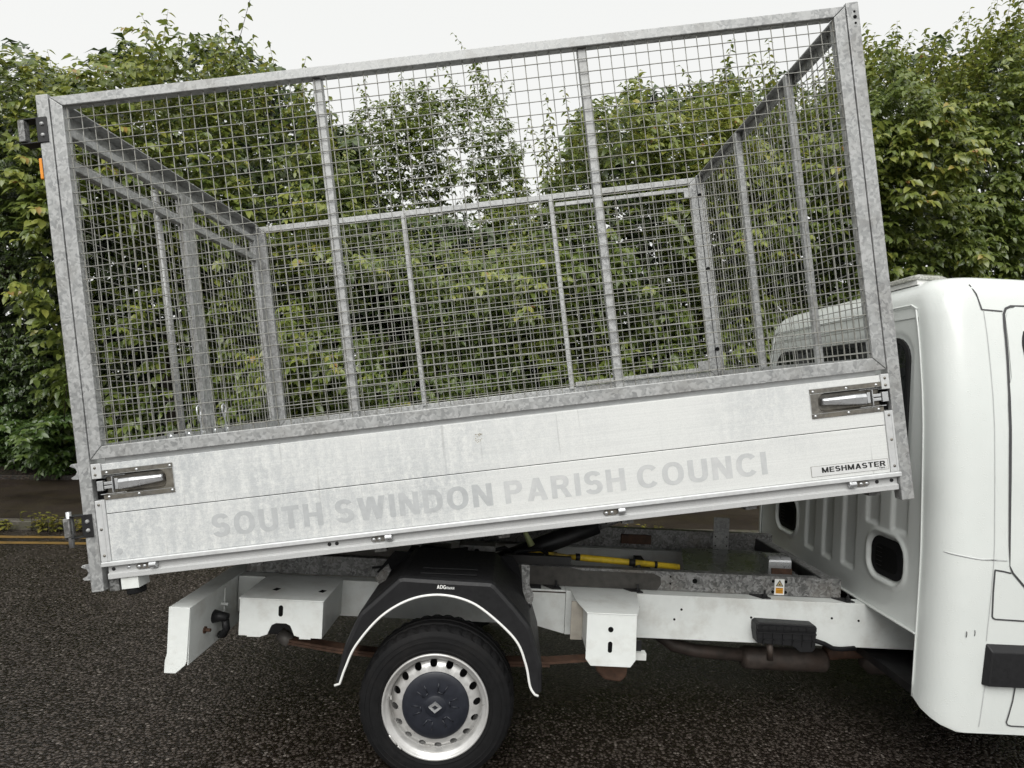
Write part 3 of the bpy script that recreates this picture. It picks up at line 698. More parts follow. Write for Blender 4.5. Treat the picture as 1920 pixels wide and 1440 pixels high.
# rear bumper
bp = MB().prism_y([(-1.478, .738), (-1.384, .738), (-1.389, .500), (-1.395, .482), (-1.436, .444), (-1.487, .444), (-1.486, .50), (-1.478, .53)], 2.70, 2.706)
bp.box(-1.478, -1.384, 2.7065, 4.60, .733, .738); bp.box(-1.389, -1.384, 2.7065, 4.60, .48, .7325); bp.box(-1.478, -1.473, 2.7065, 4.60, .50, .7325)
bpr = W(bp, 'rear_bumper', M['chassis_white'], bevel=.0015)
W(MB().box(-1.383, -1.376, 3.02, 3.03, .50, .72), 'bumper_rib', M['chassis_white'], bpr)
sn = W(MB().tube([(-1.384, 2.93, .615), (-1.352, 2.93, .615), (-1.318, 2.93, .612)], [.032, .024, .020], 14), 'sensor', M['plastic'], bpr, smooth=True)
W(MB().tube([(-1.33, 2.93, .60), (-1.325, 2.935, .555), (-1.34, 2.94, .525), (-1.36, 2.95, .52)], .018, 10), 'sensor_cable', M['plastic'], bpr, smooth=True)
W(MB().cyl((-1.384, 2.84, .585), (-1.355, 2.84, .585), .008, 8), 'bolt', M['rust'], bpr); W(MB().cyl((-1.384, 2.84, .585), (-1.378, 2.84, .585), .017, 8), 'washer', M['rust'], bpr)
W(MB().cyl((-1.384, 3.0, .65), (-1.35, 3.0, .65), .007, 8), 'bolt', M['chassis_white'], bpr)
# bumper stay plate
stp = W(MB().box(-1.37, -1.13, 3.181, 3.186, .56, .724), 'stay_plate', M['chassis_white'], bevel=.002)
holes([(-1.30, .715), (-1.30, .66)], 3.181, .014, stp)
W(MB().box(-1.36, -1.10, 3.26, 3.5, .40, .56), 'tow_bracket', M['black_metal'], bevel=.006)
# body brackets on the chassis
b1 = MB().prism_y([(-1.229, .735), (-.838, .735), (-.838, .563), (-.89, .563), (-.89, .557), (-.944, .557), (-.944, .566), (-.968, .572), (-.980, .60), (-.988, .617), (-1.008, .627), (-1.055, .627), (-1.075, .617), (-1.083, .60), (-1.094, .572), (-1.120, .563), (-1.13, .558), (-1.19, .558), (-1.19, .563), (-1.229, .563)], 2.850, 2.855)
b1.box(-1.233, -.834, 2.846, 3.19, .7355, .741); b1.box(-.842, -.838, 2.8555, 3.18, .563, .735); b1.box(-1.229, -1.225, 2.8555, 3.18, .563, .735)
br1 = W(b1, 'body_bracket', M['chassis_white'], bevel=.0015)
def slot(x, z, hw, hh, y):
    return [(x + hw * math.cos(R(a)), z + (hh - hw if 0 <= a <= 180 else -(hh - hw)) + hw * math.sin(R(a))) for a in range(0, 360, 20)]
W(MB().prism_y(slot(-1.035, .686, .0105, .026, 0), 2.8485, 2.8515), 'slot', M['hole'], br1)
W(MB().prism_z([(-1.125, 2.97), (-1.10, 2.96), (-1.09, 2.99), (-1.115, 3.0)], .7405, .7422), 'slot', M['hole'], br1)
W(MB().prism_z([(-.90, 2.97), (-.875, 2.96), (-.865, 2.99), (-.89, 3.0)], .7405, .7422), 'slot', M['hole'], br1)
b2 = MB().prism_y([(.403, .735), (.636, .735), (.640, .525), (.616, .490), (.428, .490), (.403, .522)], 2.860, 2.865)
b2.prism_z([(.400, 2.857), (.638, 2.857), (.668, 2.96), (.70, 3.185), (.352, 3.185), (.366, 3.02)], .7355, .741); b2.box(.403, .408, 2.8655, 3.16, .56, .735)
br2 = W(b2, 'body_bracket', M['chassis_white'], bevel=.0015)
W(MB().prism_y(slot(.516, .665, .0125, .0126, 0), 2.8585, 2.8615), 'slot', M['hole'], br2)
W(MB().prism_y(slot(.516, .582, .0105, .026, 0), 2.8585, 2.8615), 'slot', M['hole'], br2)
W(MB().box(.64, .71, 2.95, 2.99, .487, .52), 'bracket_foot', M['chassis_white'], br2); W(MB().box(.645, .69, 2.975, 2.985, .5205, .57), 'bracket_stay', M['plastic'], br2)
W(MB().box(.345, .402, 3.02, 3.03, .545, .733), 'bracket_stay', simple('dirty_cream_paint', (0.38, 0.35, 0.30), .5, 0, .15), br2)
# springs
sp = MB(); pts = [(-1.07, .47), (-.80, .435), (-.28, .40), (.25, .415), (.56, .45)]
for k in range(4):
    for z_off, L in ((0, 4), (-.014, 3)):
        if k >= L: continue
        (x0, z0), (x1, z1) = pts[k], pts[k + 1]
        sp.prism_y([(x0, z0 + z_off), (x1, z1 + z_off), (x1, z1 + .012 + z_off), (x0, z0 + .012 + z_off)], 3.02, 3.085)
spn = W(sp, 'leaf_spring', M['rust'])
W(MB().tube([(-1.11, 3.05, .50), (-1.06, 3.05, .462), (-1.04, 3.05, .455)], [.030, .036, .018], 12), 'spring_bush', simple('bush_grey', (0.12, 0.11, 0.10), .5, .2), spn, smooth=True)
W(MB().prism_y([(.46, .49), (.64, .49), (.63, .38), (.60, .35), (.52, .36), (.48, .40)], 3.0, 3.10), 'spring_hanger', M['rust'], spn, bevel=.01)
W(MB().tube([(-.278, 2.86, .336), (-.278, 4.45, .336)], .055, 14), 'rear_axle', M['black_metal'], smooth=True)
# exhaust
ex = W(MB().tube([(.88, 3.46, .43), (.98, 3.44, .365), (1.10, 3.42, .350), (1.36, 3.40, .345)], .036, 14), 'exhaust_pipe', M['exhaust'], smooth=True)
W(MB().tube([(1.345, 3.4, .338), (1.36, 3.4, .338), (1.37, 3.4, .335), (1.80, 3.4, .335), (1.81, 3.4, .335), (1.825, 3.4, .335)], [.045, .058, .062, .062, .058, .04], 18), 'silencer', M['exhaust'], ex, smooth=True)
W(MB().tube([(1.82, 3.4, .38), (2.1, 3.42, .40), (2.9, 3.5, .42)], .04, 12), 'exhaust_pipe', M['rust'], ex, smooth=True)
W(MB().tube([(2.02, 3.4, .345), (2.06, 3.4, .34), (2.5, 3.4, .34), (2.54, 3.4, .345)], [.03, .065, .065, .03], 16), 'catalyst', M['exhaust'], ex, smooth=True)
# connector box with ribs and cable
cb = MB().prism_y([(1.300, .592), (1.300, .632), (1.315, .642), (1.60, .637), (1.608, .63), (1.608, .586), (1.605, .52), (1.59, .50), (1.53, .498), (1.49, .527), (1.31, .535)], 3.10, 3.169)
cbx = W(cb, 'connector_box', M['plastic'], bevel=.004)
rb_ = MB()
for k in range(6): x = 1.335 + k * .050; rb_.box(x, x + .006, 3.094, 3.0995, .53, .588)
rb_.box(1.305, 1.605, 3.092, 3.0995, .5905, .598); rb_.box(1.305, 1.605, 3.094, 3.0995, .556, .562); rb_.box(1.303, 1.602, 3.088, 3.0995, .612, .630)
for k in range(7): x = 1.32 + k * .038; rb_.box(x, x + .02, 3.084, 3.0875, .614, .628)
W(rb_, 'box_rib', M['plastic'], cbx)
W(MB().tube([(1.59, 3.12, .56), (1.66, 3.12, .54), (1.71, 3.13, .515), (1.76, 3.14, .508), (1.84, 3.16, .508)], .012, 8), 'box_cable', M['plastic_dull'], cbx, smooth=True)
W(MB().tube([(1.385, 3.13, .535), (1.39, 3.13, .44)], .016, 10), 'box_drain', M['exhaust'], cbx, smooth=True)

for k, (x, z) in enumerate(((-.18, 3.22), (.02, 3.22))):
    W(MB().tube([(x - .25, z + .08, .70), (x - .12, z + .05, .76 + .03 * k), (x + .05, z + .10, .87 + .02 * k), (x + .18, z + .16, .89), (x + .24, z + .22, .84)], .011, 8), 'hydraulic_hose', M['rubber'], smooth=True)
W(MB().tube([(-.70, 3.235, .79), (-.62, 3.23, .80), (-.50, 3.232, .77), (-.40, 3.235, .80)], .006, 6), 'wiring', M['plastic'], smooth=True)
# --- wheels ----------------------------------------------------------------
def make_wheel(cx, cz, yo, side):
    """road wheel; yo = outer face, side = +1 when the wheel body lies towards +Y"""
    Yc = lambda y: yo + side * y
    t = MB(); NS = 120
    prof = [(.236, .020), (.240, .008), (.250, .0035), (.2515, .0010), (.255, .0010), (.2565, .0030), (.272, .0010), (.290, .0012), (.2915, -.0012), (.296, -.0010), (.2975, .0014), (.311, .0030), (.3125, .0012), (.316, .0022), (.3175, .0048), (.334, .014), (.343, .028), (.349, .045)]
    tread = [(.350, .060), (.343, .062), (.343, .072), (.3505, .074), (.351, .105), (.343, .107), (.343, .117), (.351, .119), (.3505, .150), (.343, .152), (.343, .162), (.350, .164)]
    back = [(.349, .180), (.340, .200), (.318, .220), (.28, .226), (.236, .205), (.20, .19)]
    pf = prof + tread + back
    vs_ = []; m = len(pf)
    for k in range(NS):
        a = 2 * math.pi * k / NS; lug = (k % 3 == 0)
        for i, (r, y) in enumerate(pf):
            rr = r
            if lug and i in (16, 17, 18, m - 5, m - 6, m - 7): rr -= .007
            vs_.append((cx + rr * math.cos(a), Yc(y), cz + rr * math.sin(a)))
    t.add(vs_, [(k * m + i, ((k + 1) % NS) * m + i, ((k + 1) % NS) * m + i + 1, k * m + i + 1) for k in range(NS) for i in range(m - 1)])
    wh = W(t, 'wheel', M['rubber'], smooth=False)
    rim = MB().lathe_y([(r, Yc(y)) for r, y in [(.238, .016), (.2385, .004), (.234, .000), (.228, .003), (.226, .010), (.219, .014), (.214, .016), (.2085, .022), (.207, .048), (.2065, .055), (.200, .058), (.196, .20)]], cx, cz, 96)
    W(rim, 'rim', M['rim'], wh, smooth=True)
    # dish ring with sixteen round vents
    d = MB(); N = 16; r0, r1 = .150, .206
    def pos(r, a):
        q = max(0.0, (r - r0) / (r1 - r0)); y = .026 + .032 * q ** 1.6 - .004 * math.sin(q * math.pi)
        return (cx + r * math.cos(a), Yc(y), cz + r * math.sin(a))
    for k in range(N):
        ac = 2 * math.pi * (k + .25) / N; ha = math.pi / N; rc = .184; rh = .0165; n = 24
        inn = [(rc + rh * math.sin(2 * math.pi * j / n), ac + rh / rc * math.cos(2 * math.pi * j / n)) for j in range(n)]
        out = []
        for j in range(n):
            s_, c_ = math.sin(2 * math.pi * j / n), math.cos(2 * math.pi * j / n); q = max(abs(s_), abs(c_))
            sr2 = s_ / q; out.append((rc + (sr2 * (r1 - rc) if sr2 > 0 else sr2 * (rc - r0)), ac + c_ / q * ha))
        vs_ = [pos(*p) for p in inn] + [pos(*p) for p in out]
        d.add(vs_, [(j, (j + 1) % n, n + (j + 1) % n, n + j) for j in range(n)])
        d.add([pos(*p) for p in inn] + [tuple(np.add(pos(*p), (0, side * .006, 0))) for p in inn], [(j, n + j, n + (j + 1) % n, (j + 1) % n) for j in range(n)])
    W(d, 'wheel_disc', M['rim'], wh, smooth=True)
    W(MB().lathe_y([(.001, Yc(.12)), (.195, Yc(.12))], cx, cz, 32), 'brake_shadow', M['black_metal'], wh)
    cap = MB().lathe_y([(r, Yc(y)) for r, y in [(.1505, .030), (.150, .022), (.146, .019), (.120, .014), (.064, .012), (.050, .0135), (.046, .0125), (.040, .009), (.0005, .009)]], cx, cz, 72)
    hc = W(cap, 'hub_cap', M['hub'], wh, smooth=True)
    e = MB()
    for k in range(6):
        a = R(60 * k + 12)
        def pt(r, da, y): return (cx + r * math.cos(a + da), Yc(y), cz + r * math.sin(a + da))
        for r_a, r_b, da in ((.068, .105, -.20), (.068, .105, .20)):
            e.tube([pt(r_a, da * .9, .0115), pt(r_b, da, .0128)], .0032, 5)
        e.tube([pt(.068, -.18, .0115), pt(.064, 0, .0115), pt(.068, .18, .0115)], .0034, 5)
    W(e, 'hub_cap_rib', M['hub'], hc, smooth=True)
    em = MB(); o_ = [(-.031, 0), (0, -.026), (.031, 0), (0, .026)]; i_ = [(-.015, 0), (0, -.011), (.015, 0), (0, .011)]
    vs_ = [(cx + a, Yc(.002), cz + b_) for a, b_ in i_] + [(cx + a * .94, Yc(.001), cz + b_ * .94) for a, b_ in o_] + [(cx + a, Yc(.008), cz + b_) for a, b_ in o_] + [(cx + a, Yc(.0075), cz + b_) for a, b_ in i_]
    em.add(vs_, [(j, (j + 1) % 4, 4 + (j + 1) % 4, 4 + j) for j in range(4)] + [(4 + j, 4 + (j + 1) % 4, 8 + (j + 1) % 4, 8 + j) for j in range(4)] + [(j, 12 + j, 12 + (j + 1) % 4, (j + 1) % 4) for j in range(4)])
    W(em, 'emblem', M['chrome'], hc)
    v_ = MB(); a = R(172); v_.tube([(cx + .205 * math.cos(a), Yc(.03), cz + .205 * math.sin(a)), (cx + .198 * math.cos(a), Yc(.005), cz + .198 * math.sin(a))], [.006, .004], 8)
    W(v_, 'valve', M['rim'], wh)
    wt = MB()
    for a0, a1 in ((213, 226), (228, 233)): wt.tube([(cx + .2335 * math.cos(R(a0 + (a1 - a0) * k / 4)), Yc(-.002), cz + .2335 * math.sin(R(a0 + (a1 - a0) * k / 4))) for k in range(5)], .0045, 6)
    W(wt, 'balance_weight', M['rim'], wh, smooth=True)
    return wh
make_wheel(-.277, .346, 2.695, 1)
make_wheel(-.277, .346, 2 * TY - 2.695, -1)
make_wheel(3.40, .346, 2.70, 1)
make_wheel(3.40, .346, 2 * TY - 2.70, -1)

# --- rear mudguards --------------------------------------------------------
def smooth_path(pts, n=10):
    P4 = [np.array(p, float) for p in pts]; out = []
    for i in range(len(P4) - 1):
        p0 = P4[max(i - 1, 0)]; p1 = P4[i]; p2 = P4[i + 1]; p3 = P4[min(i + 2, len(P4) - 1)]
        for k in range(n):
            t = k / n; out.append(.5 * ((2 * p1) + (-p0 + p2) * t + (2 * p0 - 5 * p1 + 4 * p2 - p3) * t * t + (-p0 + 3 * p1 - 3 * p2 + p3) * t ** 3))
    out.append(P4[-1]); return out
inner_k = [(-.694, .453), (-.672, .525), (-.630, .625), (-.530, .752), (-.41, .832), (-.286, .861), (-.165, .845), (-.066, .794), (.064, .681), (.115, .575), (.138, .48), (.160, .445)]
outer_k = [(-.716, .462), (-.700, .545), (-.682, .621), (-.623, .768), (-.455, .930), (-.445, .932), (-.285, .930), (-.050, .926), (-.037, .920), (.060, .822), (.128, .744), (.187, .569), (.193, .455)]
def guard(y0, y1, side):
    inn = smooth_path(inner_k, 8)
    # outer sampled to the same count, straight between its corners
    ok = np.array(outer_k); seg = np.r_[0, np.cumsum(np.hypot(*np.diff(ok, axis=0).T))]; s_ = np.linspace(0, seg[-1], len(inn))
    s_ = np.unique(np.r_[s_]); out = [(np.interp(q, seg, ok[:, 0]), np.interp(q, seg, ok[:, 1])) for q in s_]
    n = len(inn); m = MB()
    cxm, czm = -.27, .45
    def inset(p, d): v = np.array([p[0] - cxm, p[1] - czm]); return (p[0] - v[0] / np.hypot(*v) * d, p[1] - v[1] / np.hypot(*v) * d)
    rings = [[(p[0], y0 + side * .004, p[1]) for p in inn], [(inset(p, .020)[0], y0, inset(p, .020)[1]) for p in out], [(inset(p, .006)[0], y0 + side * .006, inset(p, .006)[1]) for p in out], [(p[0], y0 + side * .022, p[1]) for p in out], [(p[0], y1, p[1]) for p in out],
             [(inset(p, .004)[0], y1, inset(p, .004)[1]) for p in out], [(inset(p, .006)[0], y0 + side * .03, inset(p, .006)[1]) for p in out], [(p[0], y0 + side * .008, p[1]) for p in inn]]
    vs_ = [q for r_ in rings for q in r_]; fs_ = []
    for r_ in range(len(rings)):
        r2 = (r_ + 1) % len(rings)
        for k in range(n - 1): fs_.append((r_ * n + k, r_ * n + k + 1, r2 * n + k + 1, r2 * n + k))
    m.add(vs_, fs_)
    g = W(m, 'mudguard', M['plastic'], smooth=False)
    tr = MB(); path = [(p[0], y0 + side * .002, p[1]) for p in inn]
    lead = [(inn[0][0] - .022, y0 + side * .002, inn[0][1] - .008)]; tail = [(inn[-1][0] + .016, y0 + side * .002, inn[-1][1] - .006)]
    tr.tube(lead + path + tail, .0055, 8); W(tr, 'white_trim', M['white_plain'], g, smooth=True)
    return g
mg = guard(2.655, 3.15, 1); guard(2 * TY - 2.655, 2 * TY - 3.15, -1)
W(MB().box(-.37, -.12, 2.72, 2.74, .9325, .936), 'mudguard_rib', M['plastic'], mg); W(MB().box(-.37, -.12, 2.80, 2.815, .9325, .936), 'mudguard_rib', M['plastic'], mg)
me = text_mesh('ADG', 'lettering', M['white_plain'], -.288, -.248, .889, .0165, 2.6535); o = link('lettering', me, mg)
me = text_mesh('RMAN', 'lettering', M['sticker'], -.246, -.212, .889, .0105, 2.6535); o = link('lettering', me, mg)
W(MB().prism_y([(.085, .93), (.125, .93), (.128, .83), (.150, .79), (.148, .76), (.125, .70), (.110, .715), (.112, .76), (.098, .80), (.090, .85)], 2.93, 2.936), 'guard_strap', M['galv_old'], mg, bevel=.001)
W(MB().cyl((.128, 2.915, .735), (.128, 2.93, .735), .012, 6), 'bolt', M['plastic'], mg)
W(MB().prism_y([(-.60, .86), (-.56, .90), (-.545, .87), (-.57, .82), (-.60, .80), (-.62, .825)], 2.945, 2.951), 'guard_strap', M['galv_old'], mg)
W(MB().prism_y([(-.66, .79), (-.595, .875), (-.57, .905), (.045, .905), (.075, .86), (.118, .735)], 3.155, 3.162), 'inner_liner', M['plastic_dull'], mg)
pc = MB()      # worn black patches on the prop are bands of bare greasy steel
for x0, x1 in ((.40, .425), (.70, .735), (.845, .86)): pc.tube([(x0, 3.42, .8435 - .0515 * (x0 - .44)), (x1, 3.42, .8435 - .0515 * (x1 - .44))], .0196, 14)
W(pc, 'prop_band', M['black_metal'], pr_, smooth=True)
# --- cab -------------------------------------------------------------------
ZL = [.37, .385, .40, .42, .45, .52, .6, .68, .744, .82, .9, 1.0, 1.12, 1.2, 1.3, 1.4, 1.5, 1.6, 1.7, 1.78, 1.85, 1.92, 2.0, 2.1, 2.2, 2.28, 2.33, 2.365, 2.39, 2.405, 2.412]
def itp(z, tab): return float(np.interp(z, [a for a, _ in tab], [b for _, b in tab]))
def hw(z): return itp(z, [(.37, 1.010), (.45, 1.016), (.6, 1.021), (.9, 1.030), (1.12, 1.034), (1.3, 1.027), (1.5, 1.020), (1.7, 1.010), (1.85, .995), (2.0, .972), (2.1, .955), (2.2, .934), (2.28, .914), (2.33, .893), (2.365, .865), (2.39, .82), (2.405, .75), (2.412, .60)])
def xf(z): return itp(z, [(.37, 4.38), (.7, 4.44), (.95, 4.38), (1.08, 4.28), (1.18, 4.10), (1.3, 3.82), (1.7, 3.48), (2.0, 3.22), (2.2, 3.03), (2.33, 2.86), (2.365, 2.80), (2.39, 2.72), (2.412, 2.5)])
def xr(z): return itp(z, [(.37, 1.90), (2.2, 1.90), (2.28, 1.905), (2.33, 1.925), (2.365, 1.955), (2.39, 2.00), (2.405, 2.06), (2.412, 2.15)])
NC, NS_, NF = 12, 26, 10
def contour(z, half=False):
    """near half of the plan outline: rear crease -> corner -> side -> front corner -> front centre"""
    h = hw(z); r = .155 if z < 2.2 else .155 - .01; x0 = xr(z); x1 = xf(z); rf = .42 if z > .5 else .35; pts = []
    sh = 0.0
    if z < .45: sh = {.37: .80, .385: .55, .40: .38, .42: .18}.get(z, 0)
    for k in range(NC + 1):
        q = sh + (1 - sh) * k / NC; a = R(180 + 90 * q)     # superelliptic corner
        c, s_ = math.cos(a), math.sin(a); e = 2 / 2.3
        pts.append((x0 + r + r * math.copysign(abs(c) ** e, c), -(h - r) + r * math.copysign(abs(s_) ** e, s_)))
    for k in range(1, NS_): pts.append((x0 + r + (x1 - rf - x0 - r) * k / NS_, -h))
    for k in range(NC + 1):
        a = R(270 + 90 * k / NC * 1.0); pts.append((x1 - rf + rf * math.cos(a) * 1.0, -h + .30 * (1 + math.sin(a)) + .0))
    bow = .10
    y1 = -h + .30
    for k in range(1, NF + 1): y = y1 * (1 - k / NF); pts.append((x1 + bow * (1 - (y / y1) ** 2) , y))
    return pts
cs = MB(); rows = [contour(z) for z in ZL]; n = len(rows[0])
vs_ = []; 
for z, row in zip(ZL, rows): vs_ += [(p[0], TY + p[1], z) for p in row]
nr = len(ZL); off = nr * n
for z, row in zip(ZL, rows): vs_ += [(p[0], TY - p[1], z) for p in row]
fs_ = []
for i in range(nr - 1):
    for k in range(n - 1):
        fs_.append((i * n + k, i * n + k + 1, (i + 1) * n + k + 1, (i + 1) * n + k)); fs_.append((off + i * n + k + 1, off + i * n + k, off + (i + 1) * n + k, off + (i + 1) * n + k + 1))
# roof and upper rear wall rim joined across the centre line
top = nr - 1
for k in range(n - 1): fs_.append((top * n + k, top * n + k + 1, off + top * n + k + 1, off + top * n + k))
cs.add(vs_, fs_)
for i in range(nr - 1):   # above the wall panel the two halves close across the back
    if ZL[i] >= 2.2: cs.f.append((i * n, (i + 1) * n, off + (i + 1) * n, off + i * n))
import bmesh
cab = W(cs, 'cab', M['cab'], smooth=True)
bm = bmesh.new(); bm.from_mesh(cab.data); bmesh.ops.remove_doubles(bm, verts=bm.verts, dist=.0005); bmesh.ops.recalc_face_normals(bm, faces=bm.faces); bm.to_mesh(cab.data); bm.free()
# rear wall: a pressed panel with grooves, built as a displaced sheet
GR = [(3.756, 3.865, .865, 1.46), (3.549, 3.653, .867, 1.46), (3.316, 3.440, .878, 1.46), (3.110, 3.219, 1.165, 1.46), (2.891, 3.009, 1.165, 1.46), (4.02, 4.12, 1.165, 1.46), (4.23, 4.34, 1.165, 1.46)]
VN = [(2.910, 3.171, .915, 1.116), (3.995, 4.268, .908, 1.112)]
def sstep(a, b_, x): t = min(1, max(0, (x - a) / (b_ - a))); return t * t * (3 - 2 * t)
def rr_sdf(y, z, y0, y1, z0, z1, r):
    cy, cz = (y0 + y1) / 2, (z0 + z1) / 2; qx = abs(y - cy) - (y1 - y0) / 2 + r; qz = abs(z - cz) - (z1 - z0) / 2 + r
    return math.hypot(max(qx, 0), max(qz, 0)) + min(max(qx, qz), 0) - r
def wall_x(y, z):
    d = .004
    for y0, y1, z0, z1 in GR: d += .014 * sstep(.008, -.014, rr_sdf(y, z, y0, y1, z0, z1, .012))
    for y0, y1, z0, z1 in VN:
        s_ = rr_sdf(y, z, y0, y1, z0, z1, .075); d += .012 * sstep(.020, -.002, s_) - .010 * math.exp(-((s_ - .022) / .012) ** 2)
    d += .006 * sstep(.02, -.01, rr_sdf(y, z, 2.905, 4.405, 1.42, 2.13, .12))
    return 1.90 + d
wy = np.linspace(TY - .872, TY + .872, 190); wz = np.linspace(.744, 2.205, 150)
w_ = MB(); vs_ = []
for z in wz:
    hh = (hw(z) - .150)
    for y in wy: yy = TY + (y - TY) / .872 * hh; vs_.append((wall_x(yy, z), yy, z))
ny = len(wy); w_.add(vs_, [(i * ny + k, i * ny + k + 1, (i + 1) * ny + k + 1, (i + 1) * ny + k) for i in range(len(wz) - 1) for k in range(ny - 1)])
rw = W(w_, 'rear_wall', M['cab'], cab, smooth=True)
W(MB().box(1.888, 1.94, TY - .872, TY + .872, .735, .7435), 'wall_lip', M['cab'], cab, bevel=.003)
for s_ in (-1, 1):   # folded seam where wall meets corner
    sm = MB(); pts = [(1.897, TY + s_ * (hw(z) - .152), z) for z in np.linspace(.45, 2.24, 24)]
    sm.tube(pts, .0042, 6); W(sm, 'wall_seam', M['cab'], cab, smooth=True)
    sm = MB(); pts = [(1.898, TY + s_ * (hw(.40) - .150), z) for z in (.40, .5, .6, .744)]
W(MB().tube([(1.897, TY - .778, 2.24), (1.897, TY - .74, 2.262), (1.897, TY + .74, 2.262), (1.897, TY + .778, 2.24)], .0042, 6), 'wall_seam', M['cab'], cab, smooth=True)
def rrect(y0, y1, z0, z1, r, n=8):
    pts = []
    for (cy, cz), a0 in (((y1 - r, z0 + r), -90), ((y1 - r, z1 - r), 0), ((y0 + r, z1 - r), 90), ((y0 + r, z0 + r), 180)):
        for k in range(n): a = R(a0 + 90 * k / (n - 1)); pts.append((cy + r * math.cos(a), cz + r * math.sin(a)))
    return pts
W(MB().prism_x(rrect(2.918, 4.392, 1.435, 2.115, .12), 1.899, 1.912), 'rear_window_seal', M['plastic'], cab)
W(MB().prism_x(rrect(2.94, 4.37, 1.457, 2.093, .10), 1.897, 1.8988), 'rear_window', M['glass'], cab)
for y0, y1, z0, z1 in VN:
    vt = W(MB().prism_x(rrect(y0 + .004, y1 - .004, z0 + .004, z1 - .004, .070), 1.909, 1.916), 'air_vent', M['plastic_dull'], cab)
    W(MB().prism_x(rrect(y0 + .045, y1 - .045, z0 + .035, z1 - .045, .03), 1.905, 1.9088), 'vent_flap', M['hole'], vt, bevel=.002)
    q = MB()
    for k in range(5): z = z0 + .05 + k * .022; q.box(1.9035, 1.9048, y1 - .10, y1 - .055, z, z + .003)
    W(q, 'vent_rib', M['plastic'], vt)
# near and far side: doors, flap, strip, gaps follow the side surface
def side_patch(zs, xl, xr_, out, s_, nx=16):
    m = MB(); vs_ = []
    for z in zs:
        a, b_ = xl(z), xr_(z)
        for k in range(nx + 1): vs_.append((a + (b_ - a) * k / nx, TY + s_ * (hw(z) + out), z))
    w = nx + 1; m.add(vs_, [(i * w + k, i * w + k + 1, (i + 1) * w + k + 1, (i + 1) * w + k) for i in range(len(zs) - 1) for k in range(nx)])
    return m
def strip(path, wd, out, s_, rad=None):
    """ribbon of width wd along a path of (x, z) on the side surface"""
    pts = [np.array(p, float) for p in path]; m = MB(); vs_ = []
    for i, p in enumerate(pts):
        t = pts[min(i + 1, len(pts) - 1)] - pts[max(i - 1, 0)]; t /= np.hypot(*t); nn = np.array([-t[1], t[0]])
        for q in (-.5, .5): c = p + nn * wd * q; vs_.append((c[0], TY + s_ * (hw(c[1]) + out), c[1]))
    return m.add(vs_, [(2 * i, 2 * i + 2, 2 * i + 3, 2 * i + 1) for i in range(len(pts) - 1)])
def dense(path, step=.03):
    out = []
    for (a, b_), (c, d) in zip(path, path[1:]):
        k = max(1, int(math.hypot(c - a, d - b_) / step)); out += [(a + (c - a) * j / k, b_ + (d - b_) * j / k) for j in range(k)]
    return out + [path[-1]]
def door_l(z): return 2.172 + (.010 if z > 1.9 else 0) + max(0, (1.10 - z)) * .95 * (1 if z > .8 else 0) + (.285 if z <= .8 else 0) + .05 * max(0, (z - 2.19) / .055) ** 2
def door_r(z): return itp(z, [(.5, 2.95), (.95, 2.98), (1.2, 3.28), (1.4, 3.26), (2.25, 2.78)])
dpath = [(2.46, .52), (2.457, .80), (2.40, .865), (2.30, .968), (2.226, 1.046), (2.192, 1.082), (2.182, 1.11), (2.176, 1.20), (2.172, 1.5), (2.172, 1.8), (2.178, 2.0), (2.180, 2.15), (2.184, 2.21), (2.196, 2.235), (2.22, 2.247), (2.4, 2.252), (2.76, 2.254), (2.80, 2.23), (3.25, 1.42), (3.28, 1.2), (2.98, .95), (2.95, .52), (2.46, .52)]
